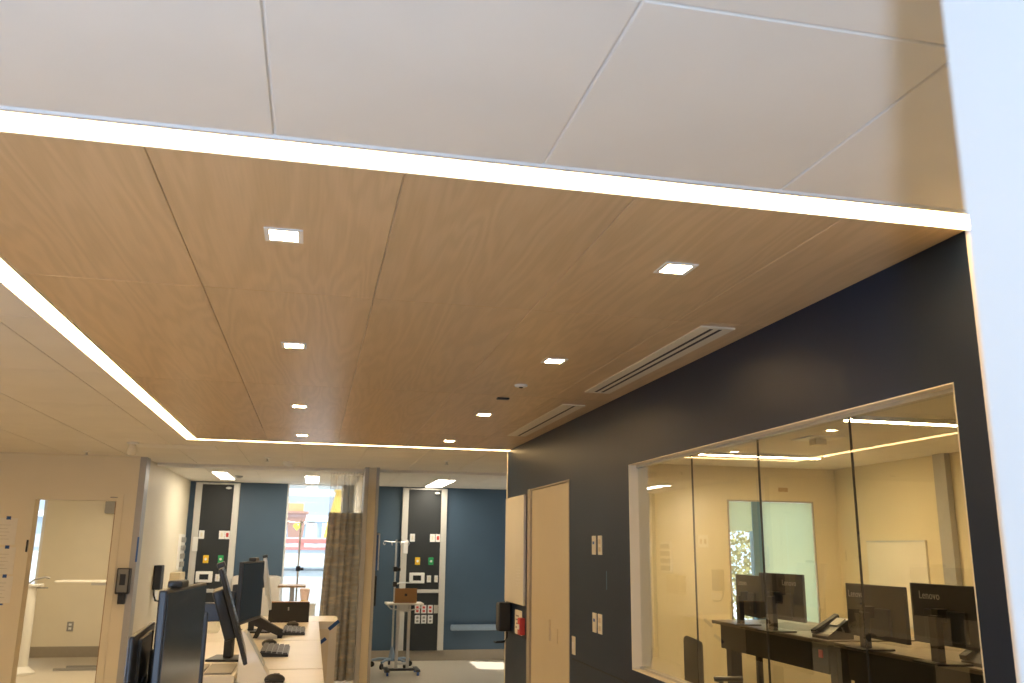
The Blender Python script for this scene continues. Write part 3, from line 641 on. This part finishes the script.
MB().lathe([(0.05, 0.0), (0.055, 0.035)]).build('base', 'yellow', t, smooth=True); MB().lathe([(0.055, 0.035), (0.075, 0.19), (0.06, 0.205)]).build('tub_body', 'pink', t, smooth=True)
t = thing('overbed_table', 'tan topped overbed table in front of the bright window', 'table', (-0.22, 12.10, 0))
MB().box(-0.175, 0.175, -0.28, 0.28, 1.125, 1.150, 0.008).build('tabletop', 'tan', t)
MB().box(-0.03, 0.03, 0.18, 0.24, 0.06, 1.125, 0.006).build('column', 'steel', t)
MB().box(-0.22, 0.22, 0.18, 0.24, 0.03, 0.07, 0.01).box(-0.03, 0.03, -0.28, 0.24, 0.03, 0.07, 0.01).build('base', 'alu', t)
for x, y in ((-0.19, 0.21), (0.19, 0.21), (0.0, -0.26)): MB().cyl((x-0.012, y, 0.02), (x+0.012, y, 0.02), 0.02).build('caster', 'darkgrey', t)

# ------------------------------------------------------------------ nurse station desks (left foreground), sit-stand, raised
DZ = 1.06
def desk(y0, y1, label):
    t = thing('sit_stand_desk', label, 'desk', (-0.33, (y0+y1)/2, 0), 0, 'white sit-stand desks in a row'); h = (y1-y0)/2
    MB().box(-0.42, 0.42, -h, h, DZ-0.028, DZ, 0.003).build('worktop', 'laminate', t)
    for s in (-1, 1):
        l = MB().box(-0.05, 0.05, s*(h-0.16)-0.035, s*(h-0.16)+0.035, 0.03, DZ-0.06, 0.004).build('leg', 'black_matt', t)
        MB().box(-0.34, 0.34, s*(h-0.16)-0.04, s*(h-0.16)+0.04, 0.0, 0.03, 0.004).build('foot', 'black_matt', l)
    MB().box(-0.30, 0.30, -h+0.12, h-0.12, DZ-0.06, DZ-0.028).build('crossbeam', 'black_matt', t)
    MB().box(0.28, 0.295, -h+0.2, h-0.2, DZ-0.30, DZ-0.06).build('modesty_panel', 'black_matt', t)
desk(6.02, 7.45, 'farthest white desk in the row, with the desk phone and black box')
desk(4.66, 6.00, 'white desk second from the far end, under the front facing monitor')
desk(3.20, 4.63, 'white desk third from the far end, with the document tray')
desk(1.74, 3.18, 'nearest white desk, under the large dark monitor')
t = thing('low_cabinet', 'white low cabinet with blue tape beyond the far end of the desks', 'cabinet', (-0.265, 7.75, 0))
MB().box(-0.50, 0.50, -0.28, 0.28, 0.0, 1.035).build('body', 'laminate', t)
MB().box(-0.51, 0.51, -0.29, 0.29, 1.035, DZ, 0.003).build('top', 'laminate', t)
MB().box(0.36, 0.44, -0.283, -0.28, 0.60, 1.0).build('end_strip', 'paint', t)
rm = Matrix.Translation((0.375, -0.284, 0.895)) @ Matrix.Rotation(R(-38), 4, 'Y')
MB().box(-0.055, 0.055, -0.001, 0.001, -0.013, 0.013, rot=rm).build('tape_strip', 'bluetape', t)
rm = Matrix.Translation((0.475, -0.293, 1.03)) @ Matrix.Rotation(R(-40), 4, 'Y')
MB().box(-0.05, 0.05, -0.001, 0.001, -0.014, 0.014, rot=rm).build('tape_strip', 'bluetape', t)

def monitor(label, x, y, rz, w, h, zb, base_z, tilt=0.0, shell='black', face='screen', thick=0.022, bump=0.022, logo=False, cam_top=None, name='monitor', group=None, baseoff=-0.10, logo_pos=None, stand=True, bz=(-0.24, 0.29)):
    t = thing(name, label, 'monitor', (x, y, base_z), rz, group)
    zc = zb-base_z+h/2
    rm = Matrix.Translation((0, 0, zc)) @ Matrix.Rotation(-tilt, 4, 'Y')
    MB().box(-thick, 0.0, -w/2, w/2, -h/2, h/2, 0.005, rot=rm).box(-thick-bump, -thick, -w*0.28, w*0.28, h*bz[0], h*bz[1], 0.008, rot=rm).build('housing', shell, t)
    MB().box(0.0, 0.0015, -w/2+0.008, w/2-0.008, -h/2+0.018, h/2-0.008, rot=rm).build('screen', face, t)
    bx = baseoff
    if stand:
        MB().box(bx-0.02, bx+0.02, -0.035, 0.035, 0.012, zc, 0.004).box(bx, -thick-0.01, -0.03, 0.03, zc-0.035, zc+0.035, 0.004).build('stand_post', 'black', t)
        MB().box(bx-0.09, bx+0.13, -0.11, 0.11, 0.0, 0.012, 0.004).build('stand_base', 'black', t)
    else:
        MB().box(bx, -thick-bump+0.004, -0.03, 0.03, zc-0.03, zc+0.03, 0.004).build('mounting_arm', 'black', t)
    if cam_top is not None:
        MB().box(-thick-0.006, 0.010, -0.045+cam_top, 0.045+cam_top, h/2, h/2+0.020, 0.006, rot=rm).build('webcam', 'black', t)
    if logo:
        ly, lz = logo_pos           # reads from behind (looking along +X): text right = -Y
        mw = rm @ Matrix.Translation((-thick-0.0006, ly, lz)) @ Matrix(((0, 0, -1, 0), (-1, 0, 0, 0), (0, 1, 0, 0), (0, 0, 0, 1)))
        text_mesh('maker_lettering', logo, 0.062, 'lettering', t, mw)
    return t
G1 = 'monitors on the white desks'
m1 = monitor('large dark monitor facing the aisle on the nearest white desk', -0.334, 2.715, R(-4.5), 0.515, 0.338, 1.195, DZ, cam_top=-0.10, group=G1, baseoff=-0.062)
m0 = monitor('black monitor turned away at the left of the large dark monitor', -0.436, 2.62, R(180+3), 0.45, 0.30, 1.127, DZ, group=G1, thick=0.012, bump=0.006, bz=(-0.45, 0.45), baseoff=-0.024, stand=False)
m2 = monitor('slim monitor tilted back and seen edge on behind the nearest monitor', -0.285, 3.80, R(4.6), 0.46, 0.366, 1.205, DZ, tilt=R(19), thick=0.016, bump=0.045, cam_top=0.05, group=G1, baseoff=-0.12)
m3 = monitor('dark monitor with webcam standing before the navy wall', -0.297, 5.05, R(-9.2), 0.50, 0.312, 1.250, DZ, cam_top=0.02, group=G1)
m4 = monitor('pale backed monitor seen edge on near the far desk end', -0.280, 6.60, R(2.2), 0.46, 0.345, 1.22, DZ, tilt=R(10), shell='palegrey', face='palegrey', thick=0.02, bump=0.012, cam_top=0.03, group=G1)

# keyboards, mice, phone, box, trays
def keyboard(label, x, y, rz):
    t = thing('keyboard', label, 'keyboard', (x, y, DZ), rz, 'keyboards on the white desks')
    MB().prism([(-0.075, 0.0), (0.075, 0.0), (0.075, 0.012), (-0.075, 0.026)], 'y', -0.22, 0.22).build('case', 'black', t)
    ks = MB()
    for r in range(5):
        for c in range(14):
            xx = -0.058+r*0.029; yy = -0.20+c*0.0308; z = 0.026-(xx+0.075)*0.0933
            ks.box(xx-0.012, xx+0.012, yy-0.0125, yy+0.0125, z-0.001, z+0.007)
    o = ks.build('keys', 'darkgrey', t); o['kind'] = 'stuff'
    return t
keyboard('black keyboard on the farthest white desk', -0.085, 6.55, 0)
keyboard('black keyboard on the second farthest white desk', -0.165, 5.36, 0)
def mouse(label, x, y):
    t = thing('mouse', label, 'mouse', (x, y, DZ), 0, 'mice on the white desks')
    MB().sphere((0, 0, 0.012), 0.05, (0.9, 0.62, 0.5)).box(-0.04, 0.04, -0.028, 0.028, 0, 0.012, 0.004).build('shell', 'black', t, smooth=True)
    MB().box(-0.006, 0.02, -0.004, 0.004, 0.034, 0.038).build('wheel', 'grey', t)
mouse('black mouse behind the keyboard on the farthest white desk', -0.105, 7.02)
mouse('black mouse beyond the keyboard on the second farthest white desk', -0.215, 5.72)
mouse('black mouse on the third white desk, at the lower edge of the picture', -0.125, 4.22)
t = thing('desk_phone', 'black office phone on its stand beside the far keyboard', 'phone', (-0.255, 6.22, DZ), R(0))
MB().prism([(-0.115, 0.095), (0.10, 0.008), (0.112, 0.036), (-0.100, 0.132)], 'y', -0.10, 0.10).build('body', 'black', t)
MB().prism([(-0.085, 0.0), (-0.055, 0.0), (-0.02, 0.07), (-0.05, 0.085)], 'y', -0.07, -0.04).prism([(-0.085, 0.0), (-0.055, 0.0), (-0.02, 0.07), (-0.05, 0.085)], 'y', 0.04, 0.07).box(0.07, 0.10, -0.08, 0.08, 0.0, 0.02).build('stand_feet', 'black_matt', t)
MB().prism([(-0.105, 0.130), (0.100, 0.034), (0.106, 0.052), (-0.098, 0.158)], 'y', -0.10, -0.045).build('handset', 'black_matt', t)
rm = Matrix.Translation((-0.015, 0.03, 0.105)) @ Matrix.Rotation(R(34), 4, 'Y')
MB().box(-0.05, 0.03, -0.05, 0.05, -0.004, 0.004, rot=rm).build('display', 'grey', t)
kb = MB()
for r in range(4):
    for c in range(3):
        kb.box(0.02+0.018*r-0.006, 0.02+0.018*r+0.006, 0.005+0.025*c-0.008, 0.005+0.025*c+0.008, 0.065-0.0122*r, 0.082-0.0122*r)
kb.build('keypad', 'grey', t)
t = thing('desk_organizer', 'wide black box standing at the far end of the desks', 'box', (-0.145, 7.40, DZ))
MB().box(-0.155, 0.155, -0.035, 0.035, 0.0, 0.150, 0.004).build('body', 'black_matt', t)
MB().box(-0.155, 0.155, -0.037, 0.037, 0.150, 0.156, 0.001).build('lid_edge', 'copper', t)
MB().box(-0.01, 0.0, -0.038, -0.035, 0.09, 0.115).build('latch', 'grey', t)
t = thing('document_stand', 'white slanted document stand beneath the tilted monitor', 'stand', (-0.215, 4.18, DZ))
MB().prism([(-0.07, 0.0), (0.06, 0.0), (0.06, 0.03), (0.045, 0.05), (-0.055, 0.215), (-0.07, 0.215)], 'y', 0.04, 0.18).build('wedge', 'white', t)
rm = Matrix.Translation((-0.004, 0.11, 0.135)) @ Matrix.Rotation(R(58.8), 4, 'Y')
MB().box(-0.08, 0.08, -0.055, 0.055, -0.002, 0.003, rot=rm).build('sheet', 'palegrey', t)
t = thing('input_tray', 'low white tray holding two grey pads on the third white desk', 'tray', (-0.425, 4.38, DZ))
MB().box(-0.14, 0.13, -0.19, 0.19, 0, 0.035, 0.006).build('tray', 'laminate', t)
MB().box(-0.125, -0.01, -0.16, 0.16, 0.035, 0.043, 0.002).build('pad', 'grey', t); MB().box(0.0, 0.115, -0.16, 0.16, 0.035, 0.043, 0.002).build('pad', 'grey', t)
t = thing('paper_stack', 'small stack of loose white papers below the tilted monitor', 'paper', (-0.215, 3.95, DZ), R(12))
for k in range(4): MB().box(-0.07+0.004*k, 0.07-0.003*k, -0.10, 0.10-0.006*k, 0.002*k, 0.002*k+0.0015).build('sheet', 'paper', t)
t = thing('glass_jar', 'clear glass jar with black lid behind the tilted monitor', 'jar', (-0.64, 6.55, DZ))
MB().lathe([(0.045, 0), (0.06, 0.02), (0.06, 0.09), (0.04, 0.12)]).build('jar_body', 'jar', t, smooth=True); MB().lathe([(0.042, 0.12), (0.042, 0.145)]).build('lid', 'black', t)
for lab, pts, mt in (('black cable looping down behind the tilted monitor', [(-0.43, 4.06, DZ+0.26), (-0.50, 4.0, DZ+0.25), (-0.545, 3.95, DZ+0.16), (-0.55, 3.96, DZ+0.05), (-0.54, 4.02, DZ+0.010), (-0.52, 4.12, DZ+0.007)], 'black'),
                     ('thin red cable hanging behind the tilted monitor', [(-0.42, 4.11, DZ+0.22), (-0.46, 4.11, DZ+0.21), (-0.49, 4.10, DZ+0.13), (-0.49, 4.09, DZ+0.03), (-0.46, 4.10, DZ+0.006), (-0.40, 4.12, DZ+0.006)], 'red')):
    tag(MB().tube(pts, 0.006 if mt == 'black' else 0.004).build('cable', mt, smooth=True), lab, 'cable')

# ------------------------------------------------------------------ cream wall on the left
for i, (x0, x1, z0, z1, lab) in enumerate([(-3.20, -2.96, 1.62, 1.885, 'top taped paper sheet left of the open doorway'), (-3.17, -2.94, 1.33, 1.595, 'middle taped paper sheet left of the open doorway'), (-3.15, -2.93, 1.05, 1.31, 'lowest taped paper sheet left of the open doorway')]):
    t = thing('paper_sheet', lab, 'paper', ((x0+x1)/2, 10.0, z0), 0, 'paper sheets taped on the cream wall'); w = (x1-x0)/2; h = z1-z0
    MB().box(-w, w, -0.002, 0, 0, h).build('sheet', 'paper', t)
    MB().box(w*0.1, w*0.45, -0.004, -0.002, h-0.015, h+0.018).build('tape', 'bluetape', t)
    for k in range(5): MB().box(-w*0.8, w*(0.5-0.2*(k % 2)), -0.0025, -0.002, h*0.2+k*0.035, h*0.2+k*0.035+0.005).build('print_line', 'faint', t)
tag(MB().box(-3.02, -2.99, 9.997, 10.0, 1.030, 1.045).build('tape', 'bluetape'), 'loose scrap of blue tape below the taped papers', 'tape')
t = thing('sanitizer_dispenser', 'grey fronted sanitizer dispenser on cream wall right of the doorway', 'dispenser', (-1.876, 10.0, 1.04))
MB().box(-0.065, 0.065, -0.09, 0, 0.10, 0.36, 0.012).build('body', 'black', t)
MB().box(-0.050, 0.050, -0.098, -0.09, 0.12, 0.35, 0.003).build('face', 'midgrey', t); MB().box(-0.028, 0.028, -0.101, -0.098, 0.19, 0.30, 0.001).build('sight_window', 'black', t)
MB().box(-0.035, 0.035, -0.07, -0.005, 0.0, 0.10, 0.008).build('nozzle', 'black', t)
t = thing('sanitizer_dispenser', 'black dispenser with curved drip tray on the white bay wall', 'dispenser', (-1.80, 11.35, 1.06))
MB().box(0, 0.09, -0.10, 0.10, 0.06, 0.34, 0.012).build('body', 'black', t)
MB().tube([(0.02, -0.09, 0.10), (0.03, -0.10, 0.0), (0.05, -0.09, -0.06), (0.09, 0.0, -0.075), (0.10, 0.05, -0.07)], 0.010).build('drip_tray', 'black', t, smooth=True)
MB().box(0, 0.004, 0.02, 0.32, -0.06, 0.03).build('label_card', 'white', t)
t = thing('sharps_cabinet', 'beige wall cabinet on the white bay wall behind the monitor', 'cabinet', (-1.80, 12.75, 1.02))
MB().box(0, 0.13, -0.22, 0.22, 0, 0.26, 0.008).build('body', 'beige', t); MB().box(0.13, 0.136, -0.20, 0.20, 0.02, 0.24, 0.002).build('door', 'beige', t)
t = thing('wall_rack', 'pale wall rack of slots on the white bay wall beside headwall', 'rack', (-1.80, 13.2, 1.30))
MB().box(0, 0.035, -0.20, 0.20, 0, 0.48, 0.003).build('back_plate', 'white', t)
for k in range(4): MB().box(0.035, 0.055, -0.17, 0.17, 0.04+0.11*k, 0.11+0.11*k, 0.003).build('slot', 'grey', t)
# room beyond the doorway
t = thing('standing_scale', 'cream standing scale column in the room beyond the doorway', 'scale', (-3.55, 12.9, 0))
MB().lathe([(0.17, 0.0), (0.17, 0.03), (0.12, 0.07), (0.085, 0.10), (0.08, 0.5), (0.075, 1.05), (0.07, 1.08)]).build('column', 'white', t, smooth=True)
MB().box(-0.10, 0.13, -0.09, 0.09, 1.08, 1.115, 0.01).build('head', 'white', t)
MB().tube([(-0.05, 0.05, 1.115), (0.02, 0.05, 1.17), (0.14, 0.05, 1.20), (0.20, 0.05, 1.19)], 0.012).build('handle', 'grey', t, smooth=True)
MB().box(0.08, 0.20, -0.03, 0.03, 1.06, 1.075).build('side_arm', 'grey', t)
t = thing('wall_table', 'thin folding table top against the wall of the room beyond the doorway', 'table', (-2.78, 13.2, 0))
MB().box(-0.52, 0.22, -0.22, 0.22, 1.13, 1.152, 0.006).build('tabletop', 'laminate', t)
MB().box(-0.10, 0.20, -0.05, 0.05, 1.09, 1.13).build('support_arm', 'alu', t); MB().box(0.14, 0.20, -0.05, 0.05, 0.03, 1.09).build('column', 'alu', t)
MB().box(-0.45, 0.20, -0.03, 0.03, 0.0, 0.03).build('foot', 'grey', t); MB().box(-0.35, 0.20, 0.22, 0.27, 0.0, 0.03).box(0.14, 0.20, 0.03, 0.22, 0, 0.03).build('foot', 'grey', t)
t = thing('power_outlet', 'grey power outlet low on the far wall beyond the doorway', 'outlet', (-3.44, 14.7, 0.365))
MB().box(-0.045, 0.045, -0.008, 0, 0, 0.135, 0.002).build('cover', 'grey', t)
for z in (0.04, 0.095): MB().box(-0.02, 0.02, -0.010, -0.008, z-0.016, z+0.016).build('socket', 'white', t)
tag(MB().box(-3.12, -2.92, 14.55, 14.70, 2.09, 2.32, 0.006).build('wall_speaker', 'grey'), 'grey box mounted high on the far wall beyond the doorway', 'wall box')

# ------------------------------------------------------------------ meeting room furniture
CD = 1.06
def cdesk(y0, y1, label):
    t = thing('sit_stand_desk', label, 'desk', (3.86, (y0+y1)/2, 0), 0, 'dark sit-stand desks in the meeting room'); h = (y1-y0)/2
    MB().box(-0.40, 0.40, -h, h, CD-0.028, CD, 0.003).build('worktop', 'deskgrey', t)
    for s in (-1, 1):
        l = MB().box(-0.30, -0.20, s*(h-0.10)-0.045, s*(h-0.10)+0.045, 0.03, CD-0.06, 0.004).build('leg', 'black_matt', t)
        MB().box(-0.36, 0.36, s*(h-0.10)-0.05, s*(h-0.10)+0.05, 0.0, 0.03, 0.004).build('foot', 'black_matt', l)
    MB().box(-0.34, 0.30, -h+0.06, h-0.06, CD-0.075, CD-0.028).build('crossbeam', 'black_matt', t)
    MB().box(-0.375, -0.36, -h+0.04, h-0.12, CD-0.22, CD-0.028).build('cable_tray', 'black_matt', t)
    MB().box(-0.385, -0.375, -h+0.10, -h+0.14, CD-0.12, CD-0.07).build('power_socket', 'red', t)
cdesk(5.62, 7.42, 'farther dark desk behind the glass, with two monitors')
cdesk(4.02, 5.54, 'nearer dark desk behind the glass, with two monitors')
GC = 'monitors behind the glass'
def cmon(label, xa, ya, xb, yb, zt, h, logo_off):
    dx, dy = xb-xa, yb-ya; w = math.hypot(dx, dy)
    rz = math.atan2(-dx, dy)
    return monitor(label, (xa+xb)/2, (ya+yb)/2, rz, w, h, zt-h, CD, logo='Lenovo', logo_pos=(w/2-logo_off, h*0.5-0.085), group=GC, thick=0.025, bz=(-0.42, 0.08), shell='darkgrey')
cmon('farthest of the monitors seen from behind through the glass', 3.56, 6.64, 3.60, 7.16, 1.455, 0.33, 0.05)
cmon('monitor seen from behind in front of the meeting room window', 3.56, 6.02, 3.52, 6.60, 1.485, 0.34, 0.32)
cmon('monitor seen from behind below the wall board through the glass', 3.50, 4.78, 3.54, 5.44, 1.450, 0.33, 0.03)
cmon('nearest of the monitors seen from behind through the glass', 3.48, 4.10, 3.50, 4.72, 1.480, 0.33, 0.08)
def cphone(label, x, y):
    t = thing('desk_phone', label, 'phone', (x, y, CD), R(180), 'phones on the meeting room desks')
    MB().prism([(-0.10, 0.0), (0.10, 0.0), (0.10, 0.02), (-0.07, 0.135), (-0.10, 0.135)], 'y', -0.10, 0.10).build('body', 'black', t)
    MB().prism([(-0.092, 0.128), (0.105, 0.026), (0.11, 0.05), (-0.085, 0.158)], 'y', -0.10, -0.045).build('handset', 'black_matt', t)
    rm = Matrix.Translation((-0.015, 0.03, 0.105)) @ Matrix.Rotation(R(34), 4, 'Y')
    MB().box(-0.05, 0.03, -0.05, 0.05, -0.004, 0.004, rot=rm).build('display', 'grey', t)
cphone('black phone on the farther dark desk behind the glass', 3.62, 5.80)
cphone('black phone on the nearer dark desk behind the glass', 3.62, 4.30)
t = thing('meeting_table', 'low tan table standing behind the farther dark desk', 'table', (4.75, 7.6, 0))
MB().box(-0.45, 0.60, -0.80, 0.80, 0.71, 0.74, 0.004).build('tabletop', 'tan', t)
for x in (-0.38, 0.52):
    for y in (-0.72, 0.72): MB().box(x-0.025, x+0.025, y-0.025, y+0.025, 0, 0.71).build('leg', 'black_matt', t)
t = thing('office_chair', 'black office chair between the glass and the farther dark desk', 'chair', (3.02, 6.25, 0), R(80))
MB().box(-0.24, 0.24, -0.24, 0.24, 0.44, 0.52, 0.03).build('seat', 'navyfab', t, smooth=True)
MB().box(-0.22, 0.22, 0.22, 0.27, 0.56, 1.02, 0.03).box(-0.04, 0.04, 0.20, 0.24, 0.45, 0.62).build('backrest', 'navyfab', t, smooth=True)
for s in (-1, 1): MB().tube([(s*0.26, -0.05, 0.46), (s*0.31, -0.05, 0.55), (s*0.31, -0.04, 0.68), (s*0.29, 0.02, 0.70), (s*0.29, -0.20, 0.70)], 0.018).build('armrest', 'black', t, smooth=True)
MB().cyl((0, 0, 0.09), (0, 0, 0.44), 0.03).build('gas_lift', 'black', t)
for k in range(5):
    d = Vector((math.cos(R(72*k)), math.sin(R(72*k)), 0))
    MB().tube([d*0.02+Vector((0, 0, 0.10)), d*0.28+Vector((0, 0, 0.065))], 0.02).sphere(d*0.28+Vector((0, 0, 0.03)), 0.03).build('leg', 'black', t, smooth=True)
t = thing('whiteboard', 'white board on the cream meeting room wall left of the post', 'whiteboard', (5.677, 7.86, 0.95))
MB().box(-0.02, 0, -0.46, 0.46, 0, 0.82, 0.002).build('panel', 'board', t); 
for z in (0, 0.805): MB().box(-0.024, -0.02, -0.46, 0.46, z, z+0.015).build('edge_trim', 'alu', t)
t = thing('wall_plate', 'cream double plate on the meeting room far wall left of window', 'wall plate', (4.06, 8.85, 1.68))
MB().box(-0.06, 0.06, -0.008, 0, 0, 0.13, 0.002).build('cover', 'cream', t)
for x in (-0.025, 0.025): MB().box(x-0.012, x+0.012, -0.012, -0.008, 0.04, 0.09, 0.002).build('rocker', 'beige', t)
tag(MB().box(4.98, 5.09, 8.842, 8.85, 2.29, 2.335).build('wall_tag', 'tan'), 'small brown tag above the meeting room window', 'sign')

# ------------------------------------------------------------------ outside the windows
struct('ground', MB().box(-60, 60, 15.0, 90, -3.2, -3.0).box(-20, 60, -10, 90, -3.4, -3.2), 'conc', label='pale paved ground outside')
pw = MB().box(-14, 3.2, 17.0, 17.5, -3.0, 1.50)
tag(pw.build('parapet_wall', 'extwhite'), 'white rendered parapet wall outside the bright window', 'wall')
tag(MB().box(-14, 3.2, 17.05, 17.45, 1.50, 1.57).build('coping', 'extgrey'), 'dark grey coping on top of the white parapet wall', 'coping')
t = thing('construction_barrier', 'red and white plastic barrier standing on the parapet outside', 'barrier', (-0.1, 17.25, 1.57))
MB().box(-0.95, 0.95, -0.04, 0.04, 0.12, 0.20, 0.006).build('top_rail', 'barrier', t); MB().box(-0.95, 0.95, -0.04, 0.04, 0.0, 0.05, 0.006).build('bottom_rail', 'barrier', t)
for k in range(8): MB().box(-0.93+0.26*k, -0.83+0.26*k, -0.03, 0.03, 0.05, 0.12).build('post', 'barrier' if k % 2 else 'white', t)
tag(MB().tube([(-3.0, 17.0, 1.24), (3.2, 17.0, 1.24)], 0.045).build('pipe_rail', 'extgrey'), 'grey horizontal pipe on the face of the parapet wall', 'pipe')
dk = MB().box(-14, 5.0, 18.0, 60, -3.0, 1.80)
tag(dk.build('loading_deck', 'conc'), 'raised concrete deck beyond the parapet', 'deck')
t = thing('waste_bin', 'brown waste bin with a lime diamond sticker outside the window', 'bin', (-0.50, 28.0, 1.80))
MB().prism([(-0.22, 0.0), (0.18, 0.0), (0.28, 0.78), (-0.30, 0.78)], 'y', -0.25, 0.25).build('body', 'brownbin', t)
MB().box(-0.36, 0.34, -0.30, 0.30, 0.78, 0.86, 0.02).build('lid', 'brownbin', t)
rm = Matrix.Translation((0.02, -0.252, 0.42)) @ Matrix.Rotation(R(45), 4, 'Y')
MB().box(-0.09, 0.09, -0.002, 0.002, -0.09, 0.09, rot=rm).build('sticker', 'lime', t)
tag(MB().box(-0.80, -0.32, 27.8, 28.2, 2.66, 2.90, 0.005).build('cardboard_box', 'card'), 'cardboard box lying on the brown waste bin outside', 'box')
t = thing('far_building', 'grey building across the deck outside the window', 'building', (0, 52, 1.8))
MB().box(-25, 4.5, 0, 6, 0, 2.6).build('wall', 'extgrey', t); MB().box(-25, 4.5, -0.1, 0, 1.2, 1.5).build('ledge', 'extwhite', t)
for k in range(10): MB().box(-4+0.9*k, -3.4+0.9*k, -0.06, 0, 0.05, 1.1).build('panel', 'extwhite' if k % 2 else 'conc', t)
t = thing('debris_chute', 'sloping yellow debris chute outside behind the curtain', 'chute', (0.58, 20.5, 1.80))
MB().prism([(-0.36, 0.0), (-0.16, 0.0), (0.26, 1.05), (-0.12, 1.05)], 'y', -0.2, 0.2).build('tube', 'chute', t)
MB().box(-0.16, 0.30, -0.24, 0.24, 1.05, 1.12, 0.01).build('rim', 'chute', t)
for k, (x, y) in enumerate(((8.4, 16.8), (11.6, 22.2))):
    t = thing('small_tree', ('leafy tree outside the meeting room window', 'second leafy tree farther behind the first outside')[k], 'tree', (x, y, -3.0))
    MB().cyl((0, 0, 0), (0, 0, 3.2), 0.13, 0.07).build('trunk', 'bark', t)
    c = MB()
    for j in range(1800):
        v = Vector((random.gauss(0, 0.75), random.gauss(0, 0.75), random.gauss(4.3, 0.9)))
        a = Vector((random.uniform(-1, 1), random.uniform(-1, 1), random.uniform(-1, 1))).normalized()*0.065
        b = a.cross(Vector((random.uniform(-1, 1), random.uniform(-1, 1), random.uniform(-1, 1)))).normalized()*0.035
        c.bm.faces.new([c.bm.verts.new(v+q) for q in (-a, b, a, -b)])
    o = c.build('crown', 'leaf', t)
